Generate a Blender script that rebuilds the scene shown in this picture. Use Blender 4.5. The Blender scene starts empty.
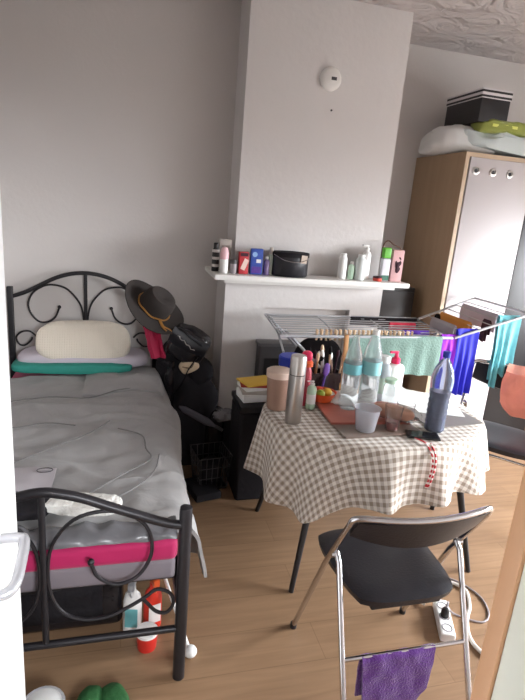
import bpy, bmesh, math, random
from mathutils import Vector, Matrix, noise, Euler
random.seed(7)
S = bpy.context.scene
COL = S.collection
PI = math.pi
V = Vector

# ------------------------------------------------------------------ materials
def lin(c):
    return tuple((x / 12.92 if x <= .04045 else ((x + .055) / 1.055) ** 2.4) for x in c)

def mat(name, rgb, rough=.6, metal=0, trans=0, vary=0, vscale=8, bump=0, bscale=60, spec=.5, ior=1.45, sheen=0, alpha=1, coat=0, sss=0):
    m = bpy.data.materials.new(name); m.use_nodes = True
    nt = m.node_tree; b = nt.nodes['Principled BSDF']
    c = lin([x / 255 for x in rgb]) + (1,)
    b.inputs['Base Color'].default_value = c
    b.inputs['Roughness'].default_value = rough; b.inputs['Metallic'].default_value = metal
    b.inputs['Transmission Weight'].default_value = trans; b.inputs['IOR'].default_value = ior
    b.inputs['Specular IOR Level'].default_value = spec; b.inputs['Sheen Weight'].default_value = sheen
    b.inputs['Alpha'].default_value = alpha; b.inputs['Coat Weight'].default_value = coat
    tc = nt.nodes.new('ShaderNodeTexCoord')
    if vary:
        n = nt.nodes.new('ShaderNodeTexNoise'); n.inputs['Scale'].default_value = vscale; n.inputs['Detail'].default_value = 5
        nt.links.new(tc.outputs['Object'], n.inputs['Vector'])
        r = nt.nodes.new('ShaderNodeMix'); r.data_type = 'RGBA'
        r.inputs[6].default_value = tuple(x * (1 - vary) for x in c[:3]) + (1,)
        r.inputs[7].default_value = tuple(min(1, x * (1 + vary)) for x in c[:3]) + (1,)
        nt.links.new(n.outputs['Fac'], r.inputs[0]); nt.links.new(r.outputs[2], b.inputs['Base Color'])
    if bump:
        n = nt.nodes.new('ShaderNodeTexNoise'); n.inputs['Scale'].default_value = bscale; n.inputs['Detail'].default_value = 4
        nt.links.new(tc.outputs['Object'], n.inputs['Vector'])
        bp = nt.nodes.new('ShaderNodeBump'); bp.inputs['Strength'].default_value = bump; bp.inputs['Distance'].default_value = .01
        nt.links.new(n.outputs['Fac'], bp.inputs['Height']); nt.links.new(bp.outputs['Normal'], b.inputs['Normal'])
    return m

def N(m, kind, **kw):
    n = m.node_tree.nodes.new(kind)
    for k, v in kw.items(): setattr(n, k, v)
    return n

def bsdf(m): return m.node_tree.nodes['Principled BSDF']

W_WALL = mat('wall_paint', (206, 201, 198), .85, vary=.03, vscale=2.5, bump=.12, bscale=45, spec=.2)
W_CHIM = mat('chimney_paint', (212, 208, 206), .8, vary=.03, vscale=3, bump=.2, bscale=25, spec=.25)
W_TRIM = mat('trim_paint', (230, 228, 224), .45, vary=.02)
# ceiling of embossed tiles
W_CEIL = mat('ceiling_tiles', (196, 190, 189), .8)
def ceil_nodes(m):
    L = m.node_tree.links.new
    tc = N(m, 'ShaderNodeTexCoord'); vo = N(m, 'ShaderNodeTexVoronoi'); vo.inputs['Scale'].default_value = 5
    no = N(m, 'ShaderNodeTexNoise'); no.inputs['Scale'].default_value = 4; no.inputs['Distortion'].default_value = 2.5; no.inputs['Detail'].default_value = 3
    br = N(m, 'ShaderNodeTexBrick', offset=0.0); br.inputs['Scale'].default_value = 2; br.inputs['Mortar Size'].default_value = .008
    br.inputs['Brick Width'].default_value = 1; br.inputs['Row Height'].default_value = 1
    for n in (vo, no, br): L(tc.outputs['Object'], n.inputs['Vector'])
    ml = N(m, 'ShaderNodeMath', operation='MULTIPLY_ADD'); L(no.outputs['Fac'], ml.inputs[0]); ml.inputs[1].default_value = 2.2; L(vo.outputs['Distance'], ml.inputs[2])
    sb = N(m, 'ShaderNodeMath', operation='SUBTRACT'); L(ml.outputs[0], sb.inputs[0]); L(br.outputs['Fac'], sb.inputs[1])
    bp = N(m, 'ShaderNodeBump'); bp.inputs['Strength'].default_value = .8; bp.inputs['Distance'].default_value = .03
    L(sb.outputs[0], bp.inputs['Height']); L(bp.outputs['Normal'], bsdf(m).inputs['Normal'])
ceil_nodes(W_CEIL)
# laminate floor
W_FLOOR = mat('laminate_floor', (176, 140, 104), .42, spec=.45)
def floor_nodes(m):
    L = m.node_tree.links.new
    tc = N(m, 'ShaderNodeTexCoord'); mp = N(m, 'ShaderNodeMapping'); mp.inputs['Rotation'].default_value = (0, 0, 0)
    L(tc.outputs['Object'], mp.inputs['Vector'])
    br = N(m, 'ShaderNodeTexBrick', offset=.37); br.inputs['Scale'].default_value = 1
    br.inputs['Brick Width'].default_value = 1.25; br.inputs['Row Height'].default_value = .19; br.inputs['Mortar Size'].default_value = .0022; br.inputs['Mortar Smooth'].default_value = .6
    br.inputs['Color1'].default_value = lin((152/255, 122/255, 94/255)) + (1,); br.inputs['Color2'].default_value = lin((144/255, 114/255, 87/255)) + (1,)
    br.inputs['Mortar'].default_value = lin((130/255, 102/255, 76/255)) + (1,)
    L(mp.outputs['Vector'], br.inputs['Vector'])
    m2 = N(m, 'ShaderNodeMapping'); m2.inputs['Scale'].default_value = (2.2, 26, 1); L(tc.outputs['Object'], m2.inputs['Vector'])
    no = N(m, 'ShaderNodeTexNoise'); no.inputs['Scale'].default_value = 1.3; no.inputs['Detail'].default_value = 6; no.inputs['Distortion'].default_value = .5; L(m2.outputs['Vector'], no.inputs['Vector'])
    mx = N(m, 'ShaderNodeMix', data_type='RGBA', blend_type='MULTIPLY'); mx.inputs[0].default_value = .42
    cr = N(m, 'ShaderNodeValToRGB'); cr.color_ramp.elements[0].color = (.5, .46, .42, 1); cr.color_ramp.elements[1].color = (1.0, 1.0, 1.0, 1)
    cr.color_ramp.elements[0].position = .3; cr.color_ramp.elements[1].position = .65
    L(no.outputs['Fac'], cr.inputs['Fac']); L(br.outputs['Color'], mx.inputs[6]); L(cr.outputs['Color'], mx.inputs[7]); L(mx.outputs[2], bsdf(m).inputs['Base Color'])
floor_nodes(W_FLOOR)
# gingham by the cloth's own flat coordinates
GING = mat('gingham_cloth', (225, 220, 212), .85, spec=.15, sheen=.2)
def gingham_nodes(m):
    L = m.node_tree.links.new
    uv = N(m, 'ShaderNodeUVMap'); sp = N(m, 'ShaderNodeSeparateXYZ'); L(uv.outputs['UV'], sp.inputs[0])
    outs = []
    for k in (0, 1):
        a = N(m, 'ShaderNodeMath', operation='MULTIPLY'); L(sp.outputs[k], a.inputs[0]); a.inputs[1].default_value = 1 / .035
        f = N(m, 'ShaderNodeMath', operation='FRACT'); L(a.outputs[0], f.inputs[0])
        g = N(m, 'ShaderNodeMath', operation='GREATER_THAN'); L(f.outputs[0], g.inputs[0]); g.inputs[1].default_value = .5
        outs.append(g)
    s = N(m, 'ShaderNodeMath', operation='ADD'); L(outs[0].outputs[0], s.inputs[0]); L(outs[1].outputs[0], s.inputs[1])
    h = N(m, 'ShaderNodeMath', operation='MULTIPLY'); L(s.outputs[0], h.inputs[0]); h.inputs[1].default_value = .5
    mx = N(m, 'ShaderNodeMix', data_type='RGBA'); L(h.outputs[0], mx.inputs[0])
    mx.inputs[6].default_value = lin((226/255, 220/255, 212/255)) + (1,); mx.inputs[7].default_value = lin((152/255, 138/255, 124/255)) + (1,)
    L(mx.outputs[2], bsdf(m).inputs['Base Color'])
gingham_nodes(GING)

def stripes(name, a, b, axis, period, duty=.5, rough=.7, bump=0):
    m = mat(name, a, rough)
    L = m.node_tree.links.new
    tc = N(m, 'ShaderNodeTexCoord'); sp = N(m, 'ShaderNodeSeparateXYZ'); L(tc.outputs['Object'], sp.inputs[0])
    q = N(m, 'ShaderNodeMath', operation='MULTIPLY'); L(sp.outputs[axis], q.inputs[0]); q.inputs[1].default_value = 1 / period
    f = N(m, 'ShaderNodeMath', operation='FRACT'); L(q.outputs[0], f.inputs[0])
    g = N(m, 'ShaderNodeMath', operation='GREATER_THAN'); L(f.outputs[0], g.inputs[0]); g.inputs[1].default_value = duty
    mx = N(m, 'ShaderNodeMix', data_type='RGBA'); L(g.outputs[0], mx.inputs[0])
    mx.inputs[6].default_value = lin([x / 255 for x in a]) + (1,); mx.inputs[7].default_value = lin([x / 255 for x in b]) + (1,)
    L(mx.outputs[2], bsdf(m).inputs['Base Color'])
    return m

def wood(name, a, b, rough=.5, scale=(1, 1, 14), bump=0):
    m = mat(name, a, rough); L = m.node_tree.links.new
    tc = N(m, 'ShaderNodeTexCoord'); mp = N(m, 'ShaderNodeMapping'); mp.inputs['Scale'].default_value = scale
    L(tc.outputs['Object'], mp.inputs['Vector'])
    no = N(m, 'ShaderNodeTexNoise'); no.inputs['Scale'].default_value = 3; no.inputs['Detail'].default_value = 6; no.inputs['Distortion'].default_value = .6
    L(mp.outputs['Vector'], no.inputs['Vector'])
    mx = N(m, 'ShaderNodeMix', data_type='RGBA'); L(no.outputs['Fac'], mx.inputs[0])
    mx.inputs[6].default_value = lin([x / 255 for x in a]) + (1,); mx.inputs[7].default_value = lin([x / 255 for x in b]) + (1,)
    L(mx.outputs[2], bsdf(m).inputs['Base Color'])
    return m

def knit(name, rgb):
    m = mat(name, rgb, .9, spec=.1, sheen=.3); L = m.node_tree.links.new
    tc = N(m, 'ShaderNodeTexCoord'); wv = N(m, 'ShaderNodeTexWave', bands_direction='X'); wv.inputs['Scale'].default_value = 22; wv.inputs['Distortion'].default_value = .6
    w2 = N(m, 'ShaderNodeTexWave', bands_direction='Z'); w2.inputs['Scale'].default_value = 30; w2.inputs['Distortion'].default_value = .6
    L(tc.outputs['Object'], wv.inputs['Vector']); L(tc.outputs['Object'], w2.inputs['Vector'])
    ad = N(m, 'ShaderNodeMath', operation='MULTIPLY_ADD'); L(wv.outputs['Fac'], ad.inputs[0]); ad.inputs[1].default_value = 1; L(w2.outputs['Fac'], ad.inputs[2])
    bp = N(m, 'ShaderNodeBump'); bp.inputs['Strength'].default_value = .3; bp.inputs['Distance'].default_value = .006
    L(ad.outputs[0], bp.inputs['Height']); L(bp.outputs['Normal'], bsdf(m).inputs['Normal'])
    return m

BLACKMETAL = mat('black_metal', (42, 40, 43), .38, .3, spec=.5)
CHROME = mat('chrome', (205, 205, 208), .16, 1)
STEEL = mat('brushed_steel', (190, 186, 182), .3, 1, vary=.05, vscale=40)
RACKWIRE = mat('rack_wire', (176, 178, 182), .35, .5)
BLACKVINYL = mat('black_vinyl', (28, 28, 34), .34, vary=.1, vscale=15, bump=.1, bscale=120)
BLACKPLASTIC = mat('black_plastic', (36, 35, 37), .4)
BLACKCLOTH = mat('black_cloth', (36, 34, 37), .9, vary=.25, vscale=9, bump=.4, bscale=40, spec=.15)
BLACKSATIN = mat('black_glossy', (30, 28, 32), .2, bump=.5, bscale=16)
FELT = mat('black_felt', (52, 47, 45), .85, vary=.1, spec=.2)
DUVET = mat('grey_duvet', (150, 148, 147), .75, vary=.06, vscale=6, bump=.6, bscale=7, spec=.3, sheen=.15)
[n for n in DUVET.node_tree.nodes if n.type == 'TEX_NOISE'][-1].inputs['Distortion'].default_value = 1.6
DUVETLINE = mat('grey_duvet_piping', (112, 110, 110), .8)
SATIN = mat('grey_satin', (104, 103, 106), .26, bump=.5, bscale=12)
PINK = mat('pink_sheet', (172, 20, 84), .75, vary=.06, vscale=4, sheen=.2)
GREYSHEET = mat('grey_mattress', (120, 112, 118), .85, vary=.06)
TEAL = mat('teal_fabric', (48, 146, 132), .7, vary=.12, vscale=10, bump=.3, bscale=12)
LILAC = mat('lilac_pillowcase', (206, 198, 208), .8, vary=.03)
CREAM = knit('cream_knit', (240, 230, 214))
WHITE = mat('white_plastic', (236, 236, 234), .4)
WHITEGLOSS = mat('white_gloss_door', (232, 232, 232), .35, vary=.01)
WARDROBEDOOR = mat('wardrobe_door_white', (186, 181, 182), .45, vary=.01)
OAK = wood('oak_laminate', (168, 142, 114), (148, 122, 95), .5, (6, 6, .7))
OAKEDGE = mat('oak_edging', (188, 166, 140), .5)
DARKWOOD = wood('dark_wood', (44, 38, 36), (30, 26, 26), .5)
JAMB = wood('jamb_wood', (214, 168, 128), (204, 156, 116), .45, (8, 8, .6))
PALEGREEN = mat('pale_green_paint', (226, 230, 218), .7, vary=.04, vscale=6)
BEDDING = mat('white_bedding', (214, 214, 212), .85, vary=.04, bump=.2, bscale=10)
BEDDINGBLUE = mat('pale_blue_bedding', (196, 206, 206), .85, vary=.04, bump=.2, bscale=10)
PAPER = mat('white_paper', (244, 244, 242), .6)
YELLOW = mat('yellow_paper', (226, 184, 72), .6)
REDPAPER = mat('red_paper', (170, 60, 44), .6)
CLEAR = mat('clear_plastic', (244, 250, 252), .14, trans=.8, ior=1.16, spec=.6)
FROST = mat('frosted_plastic', (236, 238, 244), .35, trans=.75, ior=1.2)
GLASS = mat('clear_glass', (250, 250, 250), .02, trans=1, ior=1.4)
DARKLIQ = mat('dark_drink', (44, 38, 52), .15, trans=.15)
PINKLIQ = mat('pink_drink', (196, 130, 128), .1, trans=.6)
BLUECAP = mat('blue_plastic', (38, 58, 168), .4)
TEALLABEL = mat('teal_label', (112, 182, 188), .5)
BROWNTUB = mat('brown_tub', (156, 124, 108), .45, vary=.05)
PINKCAP = mat('pink_plastic', (232, 46, 96), .4)
ORANGE = mat('orange_plastic', (226, 96, 48), .4)
LIME = mat('lime_peel', (150, 170, 60), .5, bump=.2, bscale=200)
LEMON = mat('lemon_peel', (214, 176, 60), .5, bump=.2, bscale=200)
TOMATO = mat('red_peel', (206, 70, 44), .4)
MINT = mat('mint_plastic', (186, 214, 190), .4)
GREEN = mat('green_plastic', (92, 170, 52), .4)
MAT_RED = wood('reddish_board', (184, 110, 94), (164, 90, 76), .4, (3, 22, 1))
MAT_BROWN = mat('brown_placemat', (138, 122, 112), .35, vary=.1)
PHONE = mat('phone_glass', (24, 24, 28), .12)
SAGE = mat('sage_towel', (112, 140, 130), .9, vary=.07, vscale=14, bump=.5, bscale=90, sheen=.3)
PURPLE = mat('purple_towel', (92, 40, 132), .95, vary=.12, vscale=20, bump=.6, bscale=150, sheen=.4)
BLUEC = mat('blue_cloth', (44, 46, 190), .85, vary=.1, sheen=.2)
MAGENTA = mat('violet_cloth', (150, 50, 196), .85, vary=.1)
CYAN = mat('turquoise_cloth', (108, 184, 194), .75, vary=.28, vscale=24)
ORANGEC = mat('orange_cloth', (210, 140, 62), .85, vary=.05)
GREYC = mat('grey_cloth', (170, 164, 168), .85, vary=.06)
MAUVE = mat('mauve_cloth', (190, 180, 190), .85, vary=.05)
MAROON = mat('maroon_cloth', (60, 34, 44), .85)
REDC = mat('red_cloth', (190, 30, 60), .7, vary=.08)
CRIMSON = mat('crimson_cloth', (166, 26, 66), .7, vary=.1, bump=.3, bscale=30)
CORAL = mat('coral_cloth', (240, 150, 128), .8, vary=.12, bump=.4, bscale=20)
PEGWOOD = mat('peg_wood', (214, 184, 150), .6)
GOLD = mat('gold_chain', (190, 140, 80), .35, .8)
TAN = mat('tan_leather', (196, 176, 148), .6, vary=.08)
CABLEW = mat('cable_white', (226, 220, 212), .5)
CABLEG = mat('cable_grey', (150, 144, 148), .5)
PALEPINK = mat('pale_pink', (232, 190, 196), .45)
PINKBOX = mat('dusty_pink_card', (206, 162, 162), .55, vary=.15, vscale=22)
BOXRED = mat('red_card', (182, 44, 52), .5, vary=.3, vscale=30)
BOXBLUE = mat('blue_card', (54, 82, 168), .5, vary=.35, vscale=28)
GREYBOX = mat('grey_card', (186, 178, 170), .6)
GREYJAR = mat('grey_jar', (150, 142, 146), .4)
LIMEBAG = mat('lime_bag', (142, 150, 74), .35, vary=.25, vscale=14, bump=.4, bscale=20)
DARKGREEN = mat('green_slipper', (40, 92, 48), .8, vary=.1, bump=.4, bscale=90)
BREAD = mat('bread_crust', (206, 160, 136), .7, vary=.12)
STRIPECAN = stripes('black_white_can', (34, 32, 34), (210, 204, 200), 2, .045, .62, .4)
STRIPEBOX = stripes('black_white_lid', (26, 25, 27), (206, 202, 204), 2, .03, .45, .5)
COPPER = mat('brush_wood', (190, 140, 92), .5)
DKGREY = mat('dark_grey_panel', (74, 72, 74), .5, vary=.06)

# ------------------------------------------------------------------ mesh helpers
class B:
    def __init__(s): s.bm = bmesh.new()
    def _add(s, tmp, M=None):
        if M is not None: tmp.transform(M)
        me = bpy.data.meshes.new('x'); tmp.to_mesh(me); s.bm.from_mesh(me); bpy.data.meshes.remove(me); tmp.free(); return s
    def box(s, c, d, rot=(0, 0, 0), bev=0, seg=2):
        t = bmesh.new(); bmesh.ops.create_cube(t, size=1)
        bmesh.ops.scale(t, vec=d, verts=t.verts)
        if bev: bmesh.ops.bevel(t, geom=t.edges[:], offset=bev, segments=seg, affect='EDGES', profile=.6)
        return s._add(t, Matrix.Translation(c) @ Euler(rot).to_matrix().to_4x4())
    def lathe(s, prof, c=(0, 0, 0), n=28, rot=(0, 0, 0), sc=(1, 1, 1), closed=True):
        t = bmesh.new(); rings = []
        for r, z in prof:
            rings.append([t.verts.new((max(r, 1e-5) * math.cos(2 * PI * k / n), max(r, 1e-5) * math.sin(2 * PI * k / n), z)) for k in range(n)])
        for a, b in zip(rings, rings[1:]):
            for k in range(n): t.faces.new((a[k], a[(k + 1) % n], b[(k + 1) % n], b[k]))
        if closed:
            t.faces.new(list(reversed(rings[0]))); t.faces.new(rings[-1])
        bmesh.ops.remove_doubles(t, verts=t.verts, dist=1e-5)
        return s._add(t, Matrix.Translation(c) @ Euler(rot).to_matrix().to_4x4() @ Matrix.Diagonal((*sc, 1)))
    def tube(s, pts, r, n=8, closed=False, flat=1):
        pts = [V(p) for p in pts]; t = bmesh.new(); rings = []
        rr = r if isinstance(r, (list, tuple)) else [r] * len(pts)
        m = len(pts); prev = None
        for i, p in enumerate(pts):
            if closed: d = pts[(i + 1) % m] - pts[i - 1]
            else: d = pts[min(i + 1, m - 1)] - pts[max(i - 1, 0)]
            d = d.normalized() if d.length > 1e-9 else V((0, 0, 1))
            if prev is None:
                up = V((0, 0, 1)) if abs(d.z) < .9 else V((1, 0, 0)); u = d.cross(up).normalized()
            else:
                u = (prev - d * prev.dot(d)); u = u.normalized() if u.length > 1e-6 else d.orthogonal().normalized()
            prev = u; w = d.cross(u)
            rings.append([t.verts.new(p + (u * math.cos(2 * PI * k / n) + w * math.sin(2 * PI * k / n) * flat) * rr[i]) for k in range(n)])
        for a, b in zip(rings, rings[1:] + ([rings[0]] if closed else [])):
            for k in range(n): t.faces.new((a[k], a[(k + 1) % n], b[(k + 1) % n], b[k]))
        if not closed:
            t.faces.new(list(reversed(rings[0]))); t.faces.new(rings[-1])
        return s._add(t)
    def grid(s, f, nu, nv, thick=0, uvf=None, wrap=False):
        t = bmesh.new(); vs = [[t.verts.new(f(i / nu, j / nv)) for j in range(nv + 1)] for i in range(nu + (0 if wrap else 1))]
        lay = t.loops.layers.uv.new('UVMap') if uvf else None
        cols = len(vs)
        for i in range(nu):
            for j in range(nv):
                i2 = (i + 1) % cols
                fc = t.faces.new((vs[i][j], vs[i2][j], vs[i2][j + 1], vs[i][j + 1]))
                if uvf:
                    for lp, (a, b) in zip(fc.loops, ((i, j), (i + 1, j), (i + 1, j + 1), (i, j + 1))): lp[lay].uv = uvf(a / nu, b / nv)
        if thick:
            bmesh.ops.remove_doubles(t, verts=t.verts, dist=1e-6); bmesh.ops.recalc_face_normals(t, faces=t.faces[:]); t.normal_update()
            bmesh.ops.solidify(t, geom=t.faces[:], thickness=thick)
        return s._add(t)
    def blob(s, c, d, e=1, amp=.0, fr=6, seed=0, rot=(0, 0, 0), flat=None, sub=4, e2=None):
        # superellipsoid pushed in and out by noise
        t = bmesh.new(); bmesh.ops.create_icosphere(t, subdivisions=sub, radius=1)
        e2 = e if e2 is None else e2
        off = V((seed * 3.1, seed * 1.7, seed * 5.3))
        sg = lambda x, p: math.copysign(abs(x) ** p, x)
        for v in t.verts:
            x, y, z = v.co; h = math.hypot(x, y) or 1e-9
            ct, st = x / h, y / h
            v.co = V((sg(ct, e) * h ** e2 * d[0], sg(st, e) * h ** e2 * d[1], sg(z, e2) * d[2]))
            if amp:
                q = noise.noise_vector(v.co * fr + off) + noise.noise_vector(v.co * fr * 2.3 + off) * .5
                v.co += q * amp
            if flat is not None and v.co.z < flat: v.co.z = flat
        return s._add(t, Matrix.Translation(c) @ Euler(rot).to_matrix().to_4x4())
    def prism(s, pts, z0, z1, bev=0):
        t = bmesh.new(); a = [t.verts.new((x, y, z0)) for x, y in pts]; b = [t.verts.new((x, y, z1)) for x, y in pts]
        n = len(pts)
        for k in range(n): t.faces.new((a[k], a[(k + 1) % n], b[(k + 1) % n], b[k]))
        t.faces.new(list(reversed(a))); t.faces.new(b)
        bmesh.ops.recalc_face_normals(t, faces=t.faces[:])
        if bev: bmesh.ops.bevel(t, geom=[e for e in t.edges], offset=bev, segments=2, affect='EDGES')
        return s._add(t)
    def xf(s, M): s.bm.transform(M); return s
    def obj(s, name, m, parent=None, loc=None, ang=38):
        bmesh.ops.recalc_face_normals(s.bm, faces=s.bm.faces[:])
        for f in s.bm.faces: f.smooth = True
        for e in s.bm.edges:
            if len(e.link_faces) == 2 and e.calc_face_angle(0) > math.radians(ang): e.smooth = False
        me = bpy.data.meshes.new(name); s.bm.to_mesh(me); s.bm.free()
        me.materials.append(m)
        o = bpy.data.objects.new(name, me); COL.objects.link(o)
        if parent: o.parent = parent
        if loc: o.location = loc
        return o

def tag(o, label, cat, group=None, kind=None):
    o['label'] = label; o['category'] = cat
    if group: o['group'] = group
    if kind: o['kind'] = kind
    return o

def thing(name, label, cat, loc=(0, 0, 0), rz=0, group=None, rot=None):
    o = bpy.data.objects.new(name, None); COL.objects.link(o)
    o.empty_display_size = .05
    o.location = loc; o.rotation_euler = rot if rot else (0, 0, rz)
    return tag(o, label, cat, group)

def struct(o): o['kind'] = 'structure'; return o

def dup(root, loc, rz=None, label=None):
    r = root.copy(); COL.objects.link(r); r.location = loc
    if rz is not None: r.rotation_euler = (0, 0, rz) if not isinstance(rz, tuple) else rz
    if label: r['label'] = label
    for ch in list(root.children):
        c = ch.copy(); COL.objects.link(c); c.parent = r
        for g in list(ch.children):
            d = g.copy(); COL.objects.link(d); d.parent = c
    return r

def spline(pts, n=8, closed=False):
    P = [V(p) for p in pts]; out = []; m = len(P)
    rng = range(m if closed else m - 1)
    for i in rng:
        p0 = P[(i - 1) % m] if closed or i > 0 else P[0]; p1 = P[i]; p2 = P[(i + 1) % m]
        p3 = P[(i + 2) % m] if closed or i + 2 < m else P[-1]
        for k in range(n):
            t = k / n
            out.append(.5 * ((2 * p1) + (p2 - p0) * t + (2 * p0 - 5 * p1 + 4 * p2 - p3) * t * t + (3 * p1 - p0 - 3 * p2 + p3) * t ** 3))
    if not closed: out.append(P[-1])
    return out

def nz(x, y, z=0): return noise.noise(V((x, y, z)))

# ------------------------------------------------------------------ the room
HB, AB, CZ = 3.607, 3.85, 2.93     # head wall, alcove wall, ceiling height
LX, RX = -.95, 4.1
struct(B().box((1.6, 1.5, -.05), (5.8, 6.4, .1)).obj('floor', W_FLOOR))
struct(B().box((1.6, 1.5, CZ + .05), (5.8, 6.4, .1)).obj('ceiling', W_CEIL))
struct(B().box((LX - .06, 1.5, CZ / 2), (.12, 5.2, CZ)).obj('wall_left', W_WALL))
struct(B().box((-.17, HB + .3, CZ / 2), (1.76, .6, CZ)).obj('wall_back', W_WALL))
struct(B().box((2.95, AB + .2, CZ / 2), (2.62, .4, CZ)).obj('wall_alcove', W_WALL))
# right wall with its window opening
wr = B(); y0, y1, z0, z1 = .25, 2.40, .75, 2.0
wr.box((RX + .1, (y0 - .5) / 2, CZ / 2), (.2, y0 + .5, CZ)); wr.box((RX + .1, (y1 + 4.1) / 2, CZ / 2), (.2, 4.1 - y1, CZ))
wr.box((RX + .1, (y0 + y1) / 2, z0 / 2), (.2, y1 - y0, z0)); wr.box((RX + .1, (y0 + y1) / 2, (z1 + CZ) / 2), (.2, y1 - y0, CZ - z1))
struct(wr.obj('wall_right', W_WALL))
wf = B()
for y in (y0 + .03, y1 - .03, (y0 + y1) / 2): wf.box((RX + .1, y, (z0 + z1) / 2), (.06, .06, z1 - z0))
for z in (z0 + .03, z1 - .03): wf.box((RX + .1, (y0 + y1) / 2, z), (.06, y1 - y0, .06))
struct(wf.obj('window_1', W_TRIM))
# front wall with the doorway the picture is taken through
FY0, FY1 = .24, .50
f_ = B(); f_.box(((LX - .215) / 2, (FY0 + FY1) / 2, CZ / 2), (-.215 - LX, FY1 - FY0, CZ))
f_.box(((.53 + RX) / 2, (FY0 + FY1) / 2, CZ / 2), (RX - .53, FY1 - FY0, CZ))
f_.box((.157, (FY0 + FY1) / 2, (2.15 + CZ) / 2), (.75, FY1 - FY0, CZ - 2.15))
struct(f_.obj('wall_front', W_WALL))
struct(B().box((.519, .37, 1.075), (.022, .2, 2.15)).obj('trim_1', PALEGREEN))
struct(B().box((.516, .486, 1.075), (.028, .03, 2.15), bev=.003).obj('trim_2', JAMB))
# hallway shell behind the doorway; the back opening is added for fill light
hw = B(); hw.box((-1.05, -.45, CZ / 2), (.1, 1.4, CZ)); hw.box((1.25, -.45, CZ / 2), (.1, 1.4, CZ))
hw.box((.1, -1.15, .725), (2.4, .1, 1.45)); hw.box((.1, -1.15, 2.54), (2.4, .1, .78)); hw.box((-.325, -1.15, 1.8), (1.55, .1, .7)); hw.box((1.25, -1.15, 1.8), (.1, .1, .7))
struct(hw.obj('wall_hall', W_WALL))

# chimney breast
cb = B(); CF = 3.315
cb.box(((.683 + 1.705) / 2, (CF + AB) / 2 + .1, (1.29 + CZ) / 2), (1.705 - .683, AB - CF + .2, CZ - 1.29))
lo = 3.285
cb.box(((.63 + .90) / 2, (lo + AB) / 2 + .1, .645), (.27, AB - lo + .2, 1.29))
cb.box(((1.515 + 1.745) / 2, (lo + AB) / 2 + .1, .645), (.23, AB - lo + .2, 1.29))
cb.box((1.2075, (lo + AB) / 2 + .1, (1.065 + 1.29) / 2), (.615, AB - lo + .2, .225))
cb.box((1.2075, (lo + .06 + AB) / 2 + .1, .5325), (.615, AB - lo + .14, 1.065))
struct(cb.obj('wall_chimney', W_CHIM))
ms = B(); ms.prism([(.525, 3.09), (1.835, 3.09), (1.835, 3.30), (.69, 3.30), (.69, 3.52), (.525, 3.52)], 1.262, 1.292, .004)
ms.prism([(.60, 3.17), (1.77, 3.17), (1.77, 3.29), (.69, 3.29), (.69, 3.48), (.60, 3.48)], 1.235, 1.262)
struct(ms.obj('trim_mantel_shelf', W_TRIM))

# smoke detector and nail
t = thing('smoke_detector', 'round white smoke detector high on the chimney breast', 'smoke detector', (1.207, CF, 2.49), rot=(PI / 2, 0, 0))
B().lathe([(.068, 0), (.068, .012), (.06, .026), (.045, .034), (0, .036)]).obj('body', W_TRIM, t)
B().box((.012, 0, .036), (.034, .018, .004), bev=.001).obj('vent', DKGREY, t)
tag(B().lathe([(.006, 0), (.006, .006), (.003, .012)], n=10).obj('wall_plug', DKGREY, loc=(1.235, CF, 2.318)), 'tiny dark wall plug on the chimney breast under the round detector', 'plug').rotation_euler = (PI / 2, 0, 0)

# the open white door at the left
d = thing('door_1', 'white open door leaf at the left edge', 'door'); d['kind'] = 'structure'
B().box((-.254, .82, 1.06), (.04, .66, 2.1), bev=.003).obj('door_leaf', WHITEGLOSS, d)
for zc, hh in ((.55, .62), (1.55, .9)):
    B().box((-.2335, .82, zc), (.006, .44, hh), bev=.004).obj('door_panel', WHITEGLOSS, d)
hp = B(); hp.box((-.231, .965, 1.02), (.008, .045, .2), bev=.006)
hp.obj('handle_plate', WHITE, d)
B().tube(spline([(-.231, .965, 1.04), (-.195, .965, 1.04), (-.182, .95, 1.04), (-.178, .88, 1.035), (-.18, .84, 1.03), (-.195, .825, 1.025), (-.225, .825, 1.025)], 6), .010, 10).obj('handle', mat('handle_grey', (176, 176, 180), .3, .4), d)

# ------------------------------------------------------------------ bed
bx = -.243; FYb, HYb = 1.543, 3.537
bed = thing('bed', 'black metal bed with scrollwork head and foot, made with a grey duvet', 'bed', (bx, (FYb + HYb) / 2, 0))
fy, hy = FYb - (FYb + HYb) / 2, HYb - (FYb + HYb) / 2
for sx in (-1, 1):
    B().lathe([(.022, 0), (.022, .70), (.02, .712), (0, .716)], (sx * .452, fy, 0), 16).obj('foot_post', BLACKMETAL, bed)
    B().box((sx * .452, hy, .55), (.034, .034, 1.10), bev=.004).obj('head_post', BLACKMETAL, bed)
    B().box((sx * .44, 0, .36), (.025, hy - fy, .05), bev=.003).obj('side_rail', BLACKMETAL, bed)
arch = [(-.008, .797), (.05, .791), (.121, .77), (.2, .735), (.295, .695), (.377, .661), (.445, .643)]
pts = [(-x, fy, z) for x, z in reversed(arch[1:])] + [(0, fy, .798)] + [(x, fy, z) for x, z in arch[1:]]
B().tube(spline(pts, 5), .016, 10).obj('foot_arch', BLACKMETAL, bed)
B().tube([(-.45, fy, .219), (.45, fy, .219)], .013, 10).obj('foot_rail', BLACKMETAL, bed)
B().tube([(0, fy, .219), (0, fy, .79)], .011, 10).obj('foot_bar', BLACKMETAL, bed)
big = [(.146, .53), (.159, .486), (.184, .455), (.233, .433), (.292, .454), (.331, .509), (.343, .575), (.321, .651), (.263, .701), (.184, .718), (.093, .693), (.028, .607), (.012, .496), (.024, .405), (.059, .339), (.123, .305), (.201, .306), (.267, .334), (.324, .368), (.364, .396), (.41, .373), (.422, .329), (.399, .294), (.364, .303), (.335, .337), (.318, .36)]
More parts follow.
